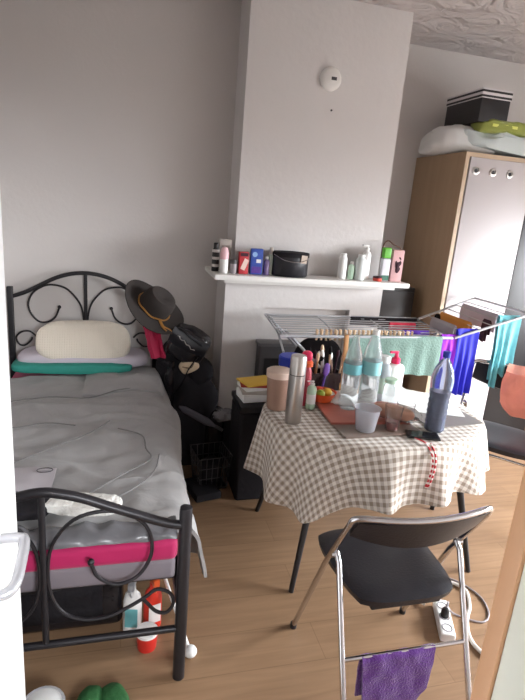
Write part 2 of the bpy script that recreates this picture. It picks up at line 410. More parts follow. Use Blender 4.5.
for sx in (-1, 1):
    o = B().tube(spline([(sx * x, fy, z) for x, z in big], 4), .0065, 8)
    o.blob((sx * .146, fy, .53), (.012, .012, .012), sub=2); o.obj('foot_scroll', BLACKMETAL, bed)
ha = [(-.439, 1.038), (-.362, 1.067), (-.273, 1.115), (-.182, 1.164), (-.092, 1.194), (0, 1.204)]
B().tube(spline([(x, hy, z) for x, z in ha] + [(-x, hy, z) for x, z in reversed(ha[:-1])], 5), .013, 10).obj('head_arch', BLACKMETAL, bed)
B().tube([(0, hy, .45), (0, hy, 1.2)], .012, 10).obj('head_bar', BLACKMETAL, bed)
B().tube([(-.44, hy, .45), (.44, hy, .45)], .013, 10).obj('head_rail', BLACKMETAL, bed)
hb = [(-.162, .976), (-.188, .909), (-.238, .875), (-.292, .88), (-.338, .938), (-.347, 1.003), (-.315, 1.068), (-.255, 1.109), (-.201, 1.12), (-.123, 1.102), (-.063, 1.045), (-.027, .98), (-.012, .894), (-.01, .8)]
hs = [(-.307, .779), (-.342, .809), (-.39, .808), (-.427, .771), (-.411, .724), (-.375, .718), (-.338, .752), (-.331, .772)]
for sx in (1, -1):
    o = B().tube(spline([(sx * x, hy, z) for x, z in hb], 4), .0065, 8); o.blob((sx * -.162, hy, .976), (.012, .012, .012), sub=2); o.obj('head_scroll', BLACKMETAL, bed)
    o = B().tube(spline([(sx * x, hy, z) for x, z in hs], 4), .006, 8); o.obj('head_curl', BLACKMETAL, bed)
sl = B()
for k in range(13): sl.box((0, fy + .1 + k * .15, .385), (.86, .06, .014))
sl.obj('bed_slats', DARKWOOD, bed)

# mattress
mt = thing('mattress', 'mattress in a bright pink sheet with a grey lower border, on the black bed', 'mattress', (bx, 2.545, .394))
B().box((0, 0, .045), (.86, 1.92, .088), bev=.02, seg=3).obj('mattress_border', GREYSHEET, mt)
B().box((0, 0, .122), (.872, 1.93, .085), bev=.028, seg=4).obj('fitted_sheet', PINK, mt)

# duvet surface: height over the bed, hanging over the right side
def duv(x, y):   # x across (bed local from centre), returns z
    w = .013 * nz(x * 3.2, y * 5, 1) + .020 * nz(x * 2.0 + y * 2.6, y * 3.4 - x * 2.2, 4) + .010 * nz(x * 8 + 3 + y * 3, y * 10 - x * 3, 2) + .007 * (1 - 2 * abs(nz(x * 5 + y * 2, y * 8, 6)))
    w += .013 * max(0, 1 - abs(math.sin(y * 6.0 + 2.4 * nz(x * 2.2, y * 2, 7) + 1.2 * x)) * 3.2)
    return .592 + w
DX0, DX1, DROP = -.46, .485, .21
def duvet_pt(u, v):
    y = 1.60 + v * 1.67
    Lw = DX1 - DX0; tot = Lw + DROP + .05
    s = u * tot
    hem = .03 * nz(y * 2.5, 3) + (.06 if y > 2.95 else 0)
    if s < Lw:
        x = DX0 + s; z = duv(x, y)
        e = max(0, (x - (DX1 - .10)) / .10); z -= .030 * e * e
        if v < .06: z -= .028 * (1 - v / .06) ** 2
        return V((bx + x, y, z))
    q = (s - Lw) / (DROP + .05)
    a = min(1, q * 3.5)
    x = DX1 + (.022 + .045 * math.exp(-((y - 2.75) / .28) ** 2)) * math.sin(a * PI / 2) + .018 * q * nz(y * 6, q * 2, 3) + .012 * q + (.03 * q if y < 1.8 else 0)
    z = duv(DX1, y) - .03 - q * (DROP + hem)
    return V((bx + x, y, z))
dv = thing('duvet', 'rumpled grey duvet with stitched lines spread over the bed', 'duvet', (0, 0, 0))
B().grid(duvet_pt, 70, 110, .012).obj('cover', DUVET, dv)
def seam(pts):
    out = []
    for x, y in pts: out.append((bx + x, y, duv(x, y) + .013))
    return spline(out, 5)
for pl in ([(-.30, 2.02), (-.18, 2.12), (-.05, 2.24), (.08, 2.36), (.18, 2.50)], [(.22, 2.42), (.33, 2.35), (.345, 2.2), (.36, 2.08), (.25, 1.98), (.12, 1.86), (.03, 1.80)],
           [(.17, 1.78), (.28, 1.86), (.37, 1.98), (.40, 2.12)], [(-.35, 2.80), (-.15, 2.88), (.06, 2.86), (.22, 2.98), (.36, 3.02)], [(-.40, 2.5), (-.25, 2.46), (-.12, 2.52), (.02, 2.48)]):
    B().tube(seam(pl), .003, 6).obj('piping', DUVETLINE, dv)
# folded-back corner of the duvet near the pillow
def fold_pt(u, v):
    x = .02 + u * .50; y = 3.02 + v * .42 + .05 * nz(u * 3, 2) - .10 * (1 - u) * (1 - v)
    z = duv(x, min(y, 3.25)) + .013 + .020 * nz(x * 7, y * 7, 9) * math.sin(u * PI) + .030 * math.sin(v * PI) * min(1, u * 3) - .17 * max(0, (u - .86) / .14) ** 1.6
    return V((bx + x, y, z))
B().grid(fold_pt, 26, 20, .016).obj('turned_corner', DUVET, dv)
def side_pt(u, v):
    y = 2.62 + u * .5; 
    return V((bx + .475 + .035 * math.sin(v * PI * .7) + .02 * nz(y * 4, v) + .02*(1-u), y, .60 - v * .16 + .01 * nz(y * 5, 2)))
# satin underside bunched along the foot end
def satin_pt(u, v):
    x = -.43 + u * .86; a = v * PI
    fo = .017 * math.sin(u * 52 + 5 * nz(u * 5, 1)) * (.6 + nz(u * 9, 4)) * math.sin(a)
    return V((bx + x, 1.64 - .055 * math.cos(a) + fo - .02, .575 + .035 * math.sin(a) + .4 * fo + .008 * nz(u * 12, v * 4)))
B().grid(satin_pt, 120, 14).obj('satin_underside', SATIN, dv)
# head end
tf = B(); tf.blob((0, 0, 0), (.36, .10, .032), .45, .006, 9, 2, flat=-.03); tf.obj('folded_blanket', TEAL, loc=(bx - .06, 3.33, .645))
tag(bpy.data.objects['folded_blanket'], 'folded teal blanket along the head end of the grey duvet', 'blanket')
pw = B(); pw.blob((0, 0, 0), (.40, .14, .055), .55, .012, 5, 5, flat=-.05); o = pw.obj('pillow', LILAC, loc=(bx + .0, 3.42, .675))
tag(o, 'flat pale lilac pillow behind the teal blanket under the cream cushion', 'pillow')
cu = B(); cu.blob((0, 0, 0), (.29, .095, .145), .36, .006, 6, 1, e2=.75); o = cu.obj('cushion', CREAM, loc=(bx + .0, 3.40, .775)); o.rotation_euler = (-.45, 0, .0)
tag(o, 'plump cream ribbed knit cushion leaning against the headboard', 'cushion')

# clear packages at the foot of the duvet
pk = B(); pk.blob((0, 0, 0), (.15, .055, .022), .5, .010, 14, 3, flat=-.016); o = pk.obj('plastic_package', mat('clear_wrap', (236, 234, 228), .2, trans=.1, bump=.9, bscale=45), loc=(-.15, 1.715, .642))
o.rotation_euler = (0, 0, -.18); tag(o, 'crinkled clear plastic packet with white contents on the foot of the duvet', 'packet')
pk = B(); pk.blob((0, 0, 0), (.10, .06, .03), .6, .012, 9, 8, flat=-.02); o = pk.obj('dark_garment', BLACKCLOTH, loc=(-.33, 1.72, .638)); tag(o, 'small dark garment bunched at the left foot end of the bed', 'clothes')
pk = B(); pk.grid(lambda u, v: V((-.42 + u * .16, 1.86 + v * .2, duv(-.42 - bx + u * .16, 1.86 + v * .2) + .017)), 8, 8, .004); o = pk.obj('leaflet', GREYC)
pk = B().tube([(-.30 + .03 * math.cos(a * .4), 2.02 + .018 * math.sin(a * .4), duv(-.30 - bx, 2.02) + .024) for a in range(16)], .002, 6, closed=True); pk.obj('print', DKGREY, o)
tag(o, 'pale grey leaflet with a dark loop lying on the left of the duvet', 'leaflet')

# under the bed
t = thing('suitcase', 'black soft suitcase pushed under the foot of the bed', 'suitcase', (-.30, 2.02, 0))
B().box((0, 0, .155), (.62, .44, .27), bev=.04, seg=4).obj('case', BLACKSATIN, t)
B().box((0, -.222, .16), (.46, .012, .17), bev=.005).obj('front_pocket', BLACKCLOTH, t)
B().tube(spline([(-.09, -.224, .27), (-.07, -.25, .255), (.07, -.25, .255), (.09, -.224, .27)], 5), .009, 8).obj('handle', BLACKPLASTIC, t)
for sx in (-1, 1):
    for sy in (-1, 1): B().lathe([(.02, -.012), (.02, .012)], (sx * .24, sy * .16, .02), 14, (0, PI / 2, 0)).obj('wheel', BLACKPLASTIC, t)
def spray(name, label, loc, rz, bodym, capm, rot=None, h=.19):
    t = thing(name, label, 'bottle', loc, rz, rot=rot)
    B().lathe([(.036, 0), (.038, .006), (.038, h * .6), (.03, h * .74), (.014, h * .82), (.013, h * .9)], sc=(1, .68, 1)).obj('body', bodym, t)
    B().box((0, -.026, h * .34), (.05, .002, h * .36), bev=.0008).obj('bottle_label', WHITE if bodym is not WHITE else TEALLABEL, t)
    s = B(); s.box((0, -.012, h * .98), (.026, .062, .034), bev=.006); s.obj('spray_head', capm, t)
    B().tube(spline([(0, -.03, h * .95), (0, -.036, h * .85), (0, -.026, h * .76)], 4), .004, 6).obj('trigger', capm, t)
    return t
spray('spray_bottle', 'red spray bottle with a white label standing on the floor under the bed', (.125, 1.80, 0), .3, mat('red_bottle', (208, 52, 36), .4), ORANGE, h=.24)
spray('spray_bottle', 'white spray bottle with a pale head beside the red one under the bed', (.045, 1.79, 0), -.2, WHITE, FROST, h=.24)
t = thing('red_tub', 'low red plastic tub with a white lid on the floor under the bed', 'tub', (.10, 1.70, 0))
B().lathe([(.036, 0), (.042, .06), (.042, .066)]).obj('body', mat('red_tub_plastic', (204, 48, 40), .4), t); B().lathe([(.043, .066), (.043, .078), (0, .08)]).obj('lid', WHITE, t)
t = thing('white_pole', 'thin white pole with a round foot leaning by the right foot post', 'pole', (.262, 1.625, 0))
B().tube([(0, 0, .014), (-.115, .27, .26)], .008, 10).obj('rod', WHITE, t); B().blob((0, 0, .022), (.026, .026, .022), sub=3).obj('foot', WHITE, t)
t = thing('slipper', 'green slipper lying at the bottom edge beside its partner, nearer the foot post', 'slipper', (.0, 1.40, 0), .35, 'green slippers on the floor')
def slipper(t):
    B().blob((0, 0, .012), (.045, .125, .012), .8, 0, sub=3).obj('sole', BLACKPLASTIC, t)
    s = B(); s.blob((0, .045, .03), (.047, .08, .04), .85, .003, 20, 1, flat=-.02); s.obj('upper', DARKGREEN, t)
slipper(t)
dup(t, (-.115, 1.40, 0), -.25, 'green slipper lying at the bottom edge, nearer the white door')
t = thing('storage_tub', 'rounded white plastic tub corner on the floor beside the door', 'tub', (-.245, 1.44, 0))
B().lathe([(.055, 0), (.065, .07), (.068, .075), (.06, .08), (0, .08)]).obj('body', WHITE, t); B().tube([(.066 * math.cos(a * PI / 12), .066 * math.sin(a * PI / 12), .078) for a in range(24)], .005, 6, closed=True).obj('rim', FROST, t)

# ------------------------------------------------------------------ clothes beside the headboard
t = thing('clothes_heap', 'tall dark heap of black clothes between the bed and the chimney', 'clothes', (.44, 3.30, 0))
h = B(); h.blob((0, 0, .30), (.16, .20, .34), .8, .045, 4, 1, flat=-.30); h.blob((-.10, .04, .60), (.12, .15, .22), .8, .035, 5, 2); h.obj('black_clothes', BLACKCLOTH, t)
h = B(); h.blob((.045, .0, .62), (.10, .12, .10), .8, .03, 7, 5); h.obj('black_jacket', BLACKCLOTH, t)
h = B(); h.grid(lambda u, v: V((-.18 + .05 * u + .02 * nz(v * 5, u * 3), -.15 - .02 * math.sin(u * PI), .73 - .35 * v)), 6, 14, .01); h.obj('trouser_leg', BLACKSATIN, t)
t2 = thing('red_garment', 'crimson garment hanging under the black hat by the headboard', 'clothes', (.155, 3.20, .75))
B().grid(lambda u, v: V((-.045 + .085 * u + .06 * v + .008 * nz(v * 6, u * 4), -.01 - .015 * math.sin(u * 7) - .03 * v, .26 * (1 - v))), 10, 16, .012).obj('cloth', CRIMSON, t2)
t = thing('handbag', 'shiny black handbag under the brim of the black hat', 'handbag', (.345, 3.185, .735), rot=(.1, .42, -.2))
b = B(); b.blob((.0, 0, .115), (.125, .07, .115), .6, .016, 8, 3); b.obj('body', BLACKSATIN, t)
b = B(); b.grid(lambda u, v: V((-.12 + .24 * u, -.066 - .016 * math.sin(v * PI) , .21 - .10 * v - .03 * (1 - abs(2 * u - 1)))), 14, 6, .006); b.obj('flap', BLACKVINYL, t)
B().tube([(-.08 + .012 * k, -.088 - .004 * math.sin(k), .17 - .004 * k + .006 * math.sin(k * 1.9)) for k in range(12)], .0026, 6).obj('chain', STEEL, t)
B().tube(spline([(-.10, -.03, .19), (-.06, -.08, .21), (.04, -.09, .19), (.10, -.05, .16)], 6), .009, 8).obj('strap', BLACKVINYL, t)
B().tube(spline([(.09, -.07, .10), (.075, -.09, .0), (.08, -.085, -.10), (.07, -.07, -.2)], 6), .011, 6, flat=.4).obj('dangling_strap', BLACKSATIN, t)
t = thing('tan_bag', 'small tan bag tucked below the black handbag', 'bag', (.42, 3.14, .67), rot=(0, -.5, .2))
B().blob((0, 0, .04), (.06, .035, .042), .6, .005, 10, 2).obj('body', TAN, t); B().tube(spline([(-.045, -.028, .07), (0, -.038, .04), (.045, -.028, .07)], 5), .004, 6).obj('flap_edge', mat('brown_edge', (110, 88, 66), .6), t)
t = thing('hat', 'wide-brimmed black hat with a gold band, tilted on top of the handbag', 'hat', (.17, 3.2, 1.055), rot=(.58, .58, .1)); t.scale = (1.07, 1.07, 1.1)
br = B(); 
def brim(u, v):
    a = u * 2 * PI; r = .08 + .10 * v
    return V((r * 1.1 * math.cos(a), r * .98 * math.sin(a), .016 * v * v * math.cos(2 * a) + .012 * v))
br.grid(brim, 48, 8, .005, wrap=True); br.obj('brim', FELT, t)
cr = B(); cr.lathe([(.086, 0), (.084, .05), (.078, .085), (.066, .102), (.045, .104), (.02, .094), (0, .09)], n=36, sc=(1.16, 1.0, 1.1)); cr.obj('crown', FELT, t)
o = B(); o.tube([(.089 * 1.16 * math.cos(a * PI / 20), .089 * 1.0 * math.sin(a * PI / 20), .016 + .003 * math.sin(a)) for a in range(40)], .005, 6, closed=True)
o.tube(spline([(.06, -.075, .016), (.09, -.10, .012), (.13, -.10, .016), (.15, -.115, .012)], 6), .0045, 6); o.tube(spline([(.055, -.078, .012), (.08, -.115, .016), (.11, -.13, .02)], 6), .0045, 6)
o.obj('band', GOLD, t)

# low dark heap on the floor before the chimney
t = thing('holdall', 'black holdall slumped on the floor before the chimney', 'bag', (.745, 3.08, 0))
B().blob((0, 0, .21), (.115, .10, .22), .7, .02, 5, 11, flat=-.208).obj('body', BLACKCLOTH, t)
B().tube(spline([(-.08, -.06, .40), (-.05, -.11, .35), (.04, -.11, .34), (.08, -.06, .40)], 6), .011, 8, flat=.5).obj('handle', BLACKSATIN, t)
t = thing('bin_bag', 'black bin bag slumped on the floor by the clothes heap', 'bag', (.60, 3.21, 0))
B().blob((0, 0, .19), (.09, .13, .20), .75, .02, 8, 21, flat=-.188).obj('body', BLACKSATIN, t)
t = thing('clear_bag', 'crumpled clear plastic bag lying on the black bags', 'bag', (.64, 3.04, .375))
B().blob((0, 0, .03), (.085, .06, .036), .8, .016, 20, 4).obj('body', mat('clear_wrap_grey', (150, 146, 150), .15, trans=.45, bump=1, bscale=50), t)
t = thing('umbrella', 'folded grey umbrella lying across the dark things by the bed', 'umbrella', (.45, 2.96, .43), rot=(0, .35, -.5))
B().lathe([(.006, -.14), (.02, -.1), (.024, .06), (.012, .1), (.006, .13)], n=14, rot=(0, PI / 2, 0)).obj('canopy', mat('slate_cloth', (70, 68, 76), .6), t); B().tube([(.12, 0, 0), (.17, 0, 0)], .011, 8).obj('handle', BLACKPLASTIC, t)
t = thing('wire_basket', 'dark see-through wire basket on the floor beside the grey duvet', 'basket', (.53, 2.90, 0), .15)
w = B()
for z in (.02, .09, .16, .23): 
    s_ = .085 + z * .09; w.tube([(s_, -s_, z), (s_, s_, z), (-s_, s_, z), (-s_, -s_, z)], .003, 6, closed=True)
for k in range(6):
    q = -.08 + k * .032
    for a, b_ in (((q, -.087, .02), (q * 1.2, -.106, .23)), ((q, .087, .02), (q * 1.2, .106, .23)), ((-.087, q, .02), (-.106, q * 1.2, .23)), ((.087, q, .02), (.106, q * 1.2, .23))): w.tube([a, b_], .0025, 5)
w.obj('wires', mat('dull_wire', (84, 82, 84), .4, .6), t); B().box((0, 0, .012), (.17, .17, .012)).obj('base', BLACKPLASTIC, t)
B().blob((0, 0, .10), (.07, .07, .08), .8, .012, 12, 3).obj('contents', BLACKCLOTH, t)
t = thing('cardboard_box', 'low grey-brown box under the table with a white slip on top', 'box', (.775, 2.985, 0), .04)
B().box((0, 0, .055), (.24, .12, .11), bev=.004).obj('body', mat('drab_card', (112, 98, 92), .7, vary=.08), t); B().box((-.03, -.01, .1125), (.07, .045, .003)).obj('white_slip', PAPER, t)
tag(B().box((.47, 2.80, .03), (.16, .22, .05), (0, 0, .25), .012).obj('black_shoe_bag', BLACKCLOTH), 'flat black pouch on the floor beside the hanging duvet', 'pouch')
# stack of papers on the dark bag, at the left of the table
t = thing('storage_cube', 'black storage cube behind the left of the table carrying a pile of papers', 'box', (.80, 2.82, 0))
B().box((0, 0, .28), (.30, .28, .56), bev=.02, seg=3).obj('body', BLACKCLOTH, t); B().box((0, 0, .585), (.31, .29, .04), bev=.012).obj('lid', BLACKVINYL, t)
zz = .606
for i, (m_, nm, lb, s_, r_) in enumerate(((PAPER, 'book', 'thick white book at the bottom of the paper pile left of the table', (.2, .15, .045), .1), (GREYBOX, 'book', 'thin grey-white book second from the bottom of the paper pile', (.19, .15, .022), -.06),
        (PAPER, 'notebook', 'thin white notebook in the paper pile under the red folder', (.19, .14, .02), .2), (REDPAPER, 'folder', 'red folder just beneath the yellow envelope on the paper pile', (.2, .15, .012), -.12), (YELLOW, 'envelope', 'yellow envelope on top of the paper pile left of the table', (.2, .15, .010), .28))):
    o = B().box((0, 0, s_[2] / 2), s_, bev=.002).obj(nm, m_, loc=(.765, 2.82, zz)); o.rotation_euler = (0, 0, r_); tag(o, lb, nm); zz += s_[2] + .0005

# stove-like dark box and black dome in the fireplace
t = thing('heater', 'dark grey box heater standing before the blocked fireplace', 'heater', (1.0, 3.22, 0))
B().box((0, 0, .42), (.27, .11, .82), bev=.006).obj('body', DKGREY, t); B().box((0, 0, .84), (.29, .115, .022), bev=.004).obj('top', mat('grey_top', (96, 94, 96), .4), t); B().box((0, -.056, .45), (.21, .004, .6)).obj('front_grille', BLACKPLASTIC, t)
t = thing('office_chair', 'black rounded chair back beneath the drying rack, behind the brushes', 'chair', (1.17, 2.92, 0))
B().blob((0, 0, .70), (.17, .05, .26), .7, .004, 5, 3).obj('backrest', BLACKCLOTH, t); B().tube([(0, 0, .03), (0, 0, .5)], .025, 10).obj('post', BLACKPLASTIC, t)
for k in range(5): B().tube([(0, 0, .06), (.14 * math.cos(k * 1.257), .12 * math.sin(k * 1.257), .02)], .016, 8).obj('foot', BLACKPLASTIC, t)
t = thing('dark_cupboard', 'dark cupboard in the alcove beside the chimney', 'cupboard', (1.915, 3.62, 0))
B().box((0, 0, .61), (.33, .40, 1.22), bev=.005).obj('body', DARKWOOD, t); d_ = B().box((0, -.205, .61), (.31, .012, 1.16), bev=.003).obj('door', DARKWOOD, t); B().blob((.12, -.22, .7), (.012, .012, .012), sub=2).obj('knob', BLACKMETAL, d_)

# ------------------------------------------------------------------ wardrobe and what is on it
WX, WY, WH = 2.165, 3.205, 2.165
t = thing('wardrobe', 'tall oak wardrobe with white doors and metal finger rings', 'wardrobe', (WX, WY, 0))
B().box((.012, .315, WH / 2), (.024, .63, WH)).obj('side_panel', OAK, t); B().box((.988, .315, WH / 2), (.024, .63, WH)).obj('side_panel', OAK, t)
B().box((.5, .315, WH - .014), (.95, .63, .028)).obj('top_panel', OAKEDGE, t); B().box((.5, .315, .05), (.95, .60, .1)).obj('plinth', OAK, t)
B().box((.5, .62, WH / 2), (.95, .01, WH - .1)).obj('back_panel', OAK, t)
B().box((.014, -.002, WH / 2), (.028, .006, WH)).obj('edge_strip', OAKEDGE, t)
o = B().box((.292, .004, WH / 2 + .035), (.505, .02, WH - .13), bev=.002).obj('door', WARDROBEDOOR, t)
for k in range(3):
    x = .09 + k * .133
    B().lathe([(.026, 0), (.026, .006), (.018, .008), (.016, .002), (0, .002)], (x, -.006, WH - .112), 24, (PI / 2, 0, 0)).obj('finger_ring', STEEL, o)
    B().lathe([(.013, 0), (.013, .003), (0, .003)], (x, -.0065, WH - .112), 20, (PI / 2, 0, 0)).obj('finger_hole', BLACKPLASTIC, o)
B().box((.755, .004, WH / 2 + .035), (.41, .02, WH - .13), bev=.002).obj('door', mat('black_gloss_door', (26, 25, 27), .35), t)['label'] = 'black door panel'
top = WH
o = B(); o.blob((0, 0, .075), (.22, .21, .09), .6, .03, 6, 31, flat=-.07); o.blob((.14, .02, .12), (.22, .19, .075), .6, .02, 7, 33, flat=-.05); o = o.obj('bedding', BEDDING, loc=(WX + .09, WY + .28, top)); tag(o, 'bundled white duvet hanging over the left corner of the wardrobe top', 'bedding')
o = B(); o.blob((0, 0, .05), (.32, .12, .075), .6, .03, 8, 35, rot=(0, .10, -.12), flat=-.045); o = o.obj('blanket', BEDDINGBLUE, loc=(WX + .34, WY + .13, top + .025)); tag(o, 'pale blue rolled blanket at the front of the wardrobe top', 'blanket')
o = B(); o.box((0, 0, .075), (.22, .40, .15), bev=.004); t = thing('storage_box', 'black storage box with a striped black and white lid behind the blanket', 'box', (WX + .19, WY + .25, top + .20), .0)
o.obj('body', BLACKPLASTIC, t); B().box((0, 0, .175), (.23, .41, .06), bev=.004).obj('lid', STRIPEBOX, t)
tag(B().box((0, 0, .10), (.34, .30, .20), bev=.01).obj('cardboard_carton', DKGREY, loc=(WX + .30, WY + .40, top)), 'grey carton under the striped storage box on the wardrobe', 'box')
o = B(); o.blob((0, 0, .045), (.20, .085, .05), .5, .016, 12, 41, flat=-.042); t = thing('food_packet', 'shiny lime green and brown plastic packet lying on the blue blanket', 'packet', (WX + .30, WY + .11, top + .135), .0)
o.obj('wrapper', LIMEBAG, t)
for k in range(3): B().box((-.10 + k * .075, -.086, .05), (.045, .004, .018), bev=.001).obj('yellow_patch', mat('yellow_print', (216, 220, 120), .4), t)
t = thing('food_packet', 'shiny lime green packet with a knotted end at the right of the wardrobe top', 'packet', (WX + .62, WY + .12, top + .10), .0)
B().blob((0, 0, .06), (.10, .075, .062), .6, .016, 12, 43, flat=-.058).obj('wrapper', LIMEBAG, t); B().blob((.0, -.08, .075), (.016, .012, .016), sub=2).obj('knot', PAPER, t)
o = B().box((0, 0, .13), (.22, .24, .26), bev=.006).obj('carton', mat('brown_card', (84, 66, 60), .7), loc=(WX + .74, WY + .34, top)); tag(o, 'dark brown carton at the right end of the wardrobe top', 'box')

# ------------------------------------------------------------------ mantel shelf things
MZ = 1.2925
def bottle(name, label, x, y, r, h, bm_, cm, neck=.4, z=MZ, cat='bottle', pump=False, sc=(1, 1, 1), band=None, shoulder=.72):
    t = thing(name, label, cat, (x, y, z))
    B().lathe([(r * .92, 0), (r, .006), (r, h * shoulder), (r * .8, h * (shoulder + .07)), (r * neck, h * (shoulder + .13)), (r * neck, h * (shoulder + .15))], n=22, sc=sc).obj('body', bm_, t)
    c = B()
    if pump:
        c.lathe([(r * neck * 1.3, h * (shoulder + .14)), (r * neck * 1.3, h * (shoulder + .2)), (r * .16, h * (shoulder + .2)), (r * .16, h * .98)], n=16)
        c.box((-r * .4, 0, h * .985), (r * 1.5, r * .45, h * .04), bev=.002)
    else: c.lathe([(r * neck * 1.35, h * (shoulder + .14)), (r * neck * 1.35, h * .98), (r * neck * 1.2, h)], n=16)
    c.obj('cap', cm, t)
    if band: B().lathe([(r * 1.012, h * .2), (r * 1.012, h * .55)], n=22, sc=sc, closed=False).obj('bottle_label', band, t)
    return t
t = thing('spray_can', 'black and white banded spray can at the left end of the mantel', 'can', (.553, 3.27, MZ)); B().lathe([(.022, 0), (.023, .004), (.023, .13), (.017, .142)], n=20).obj('body', STRIPECAN, t); B().lathe([(.016, .142), (.016, .172), (.012, .176)], n=16).obj('cap', BLACKPLASTIC, t)
t = thing('carton', 'plain beige carton standing behind the pink and white bottle on the mantel', 'box', (.625, 3.35, MZ)); B().box((0, 0, .098), (.075, .05, .196), bev=.002).obj('body', GREYBOX, t); B().box((0, -.0255, .11), (.05, .002, .1)).obj('printed_panel', mat('taupe_print', (160, 150, 142), .6), t)
t = thing('lotion_bottle', 'pale pink and white bottle at the left end of the mantel', 'bottle', (.595, 3.2, MZ)); B().lathe([(.024, 0), (.026, .006), (.026, .08), (.026, .085)], n=20).obj('body', WHITE, t); B().lathe([(.027, .085), (.027, .12), (.02, .15), (.012, .158), (0, .16)], n=20).obj('cap', PALEPINK, t)
t = thing('cream_jar', 'small grey jar with a light band on the mantel beside the pink bottle', 'jar', (.655, 3.2, MZ)); B().lathe([(.021, 0), (.022, .004), (.022, .06)], n=20).obj('body', GREYJAR, t); B().lathe([(.0225, .06), (.0225, .085), (0, .086)], n=20).obj('lid', DKGREY, t)
t = thing('snack_box', 'small red printed box on the mantel left of the blue packet', 'box', (.717, 3.2, MZ), .1); B().box((0, 0, .068), (.06, .035, .136), bev=.003).obj('body', BOXRED, t); B().box((.004, -.0185, .06), (.03, .002, .07), (0, .4, 0)).obj('pale_print', mat('pale_print', (224, 196, 186), .5), t); B().box((0, -.0185, .12), (.05, .002, .02)).obj('dark_print', MAROON, t)
t = thing('sweet_packet', 'blue and purple printed packet on the mantel beside the red box', 'packet', (.80, 3.2, MZ), -.05); B().box((0, 0, .08), (.078, .035, .16), bev=.006).obj('body', BOXBLUE, t)
B().box((.012, -.0185, .085), (.03, .002, .022)).obj('white_print', PAPER, t); B().box((0, -.0183, .03), (.06, .002, .04)).obj('purple_print', mat('violet_print', (92, 60, 150), .5, vary=.4, vscale=60), t); B().lathe([(.016, 0), (.016, .002)], (-.014, -.018, .125), 18, (PI / 2, 0, 0)).obj('round_print', mat('sky_print', (150, 186, 226), .5), t)
bottle('perfume_bottle', 'small clear purple bottle on the mantel between the packet and the slim tube', .868, 3.2, .019, .115, mat('clear_violet', (176, 150, 206), .2, trans=.5), WHITE)
t = thing('slim_tube', 'slim pale green tube standing on the mantel just left of the black bag', 'tube', (.897, 3.21, MZ)); B().lathe([(.015, 0), (.017, .12), (.018, .13)], n=18).obj('body', mat('celadon', (170, 180, 166), .5), t); B().lathe([(.012, .13), (.012, .172), (0, .173)], n=16).obj('cap', GREYBOX, t)
t = thing('toiletry_bag', 'round black toiletry bag with a thin wire handle on the mantel', 'bag', (1.025, 3.21, MZ))
B().lathe([(.112, 0), (.12, .008), (.12, .12), (.118, .128)], n=40, sc=(1, .72, 1)).obj('body', BLACKVINYL, t); B().lathe([(.123, .122), (.124, .148), (.118, .152), (0, .153)], n=40, sc=(1, .72, 1)).obj('lid', BLACKCLOTH, t)
B().tube(spline([(-.118, -.03, .135), (-.06, -.092, .105), (.03, -.1, .098), (.10, -.066, .118)], 8), .0025, 6).obj('wire_handle', CHROME, t)
B().box((.066, -.079, .115), (.044, .006, .05), (0, .1, .28)).obj('beige_tag', mat('beige_lace', (180, 164, 150), .7, vary=.3, vscale=80), t)
bottle('body_lotion', 'plain white tapered bottle on the mantel right of the black bag', 1.385, 3.2, .028, .165, WHITE, WHITE, .55, shoulder=.8)
bottle('green_phial', 'small pale green bottle on the mantel between two white bottles', 1.45, 3.2, .022, .115, MINT, WHITE)
bottle('shampoo_bottle', 'broad pale grey bottle on the mantel in front of the pump bottle', 1.505, 3.185, .034, .165, mat('pale_grey_plastic', (212, 218, 216), .4), WHITE, .5, shoulder=.78)
bottle('pump_bottle', 'tall white bottle with a pump head on the mantel', 1.56, 3.225, .03, .225, WHITE, WHITE, .4, pump=True)
t = thing('small_tin', 'flat red tin on the mantel right of the white bottles', 'tin', (1.632, 3.17, MZ)); B().lathe([(.028, 0), (.029, .003), (.029, .02)], n=24).obj('body', mat('red_tin', (206, 70, 52), .4), t); B().lathe([(.03, .02), (.03, .03), (0, .031)], n=24).obj('lid', MAROON, t)
t = thing('shower_gel', 'white bottle with a bright green top on the mantel beside the pink box', 'bottle', (1.685, 3.19, MZ)); B().box((0, 0, .075), (.062, .036, .15), bev=.01, seg=3).obj('body', mat('grey_white', (208, 206, 212), .4), t); B().box((0, 0, .186), (.058, .034, .07), bev=.01, seg=3).obj('cap', GREEN, t); B().box((0, -.0185, .022), (.056, .002, .034)).obj('green_band', mat('dark_green_print', (40, 96, 76), .5), t)
t = thing('gift_box', 'dusty pink printed box at the right end of the mantel', 'box', (1.765, 3.19, MZ), -.08); B().box((0, 0, .105), (.078, .05, .21), bev=.002).obj('body', PINKBOX, t); B().blob((.004, -.025, .12), (.02, .002, .06), 1, .008, 30, 3, sub=3).obj('dark_print', MAROON, t)
tag(B().tube(spline([(1.69, 3.245, MZ + .005), (1.68, 3.25, MZ + .2), (1.71, 3.25, MZ + .262), (1.76, 3.25, MZ + .24), (1.82, 3.26, MZ + .215), (1.865, 3.28, MZ + .16), (1.85, 3.28, MZ + .06), (1.80, 3.27, MZ + .005)], 8), .004, 6).obj('cord', mat('brown_cord', (96, 66, 52), .7)), 'brown cord looped behind the green and pink things on the mantel', 'cord')

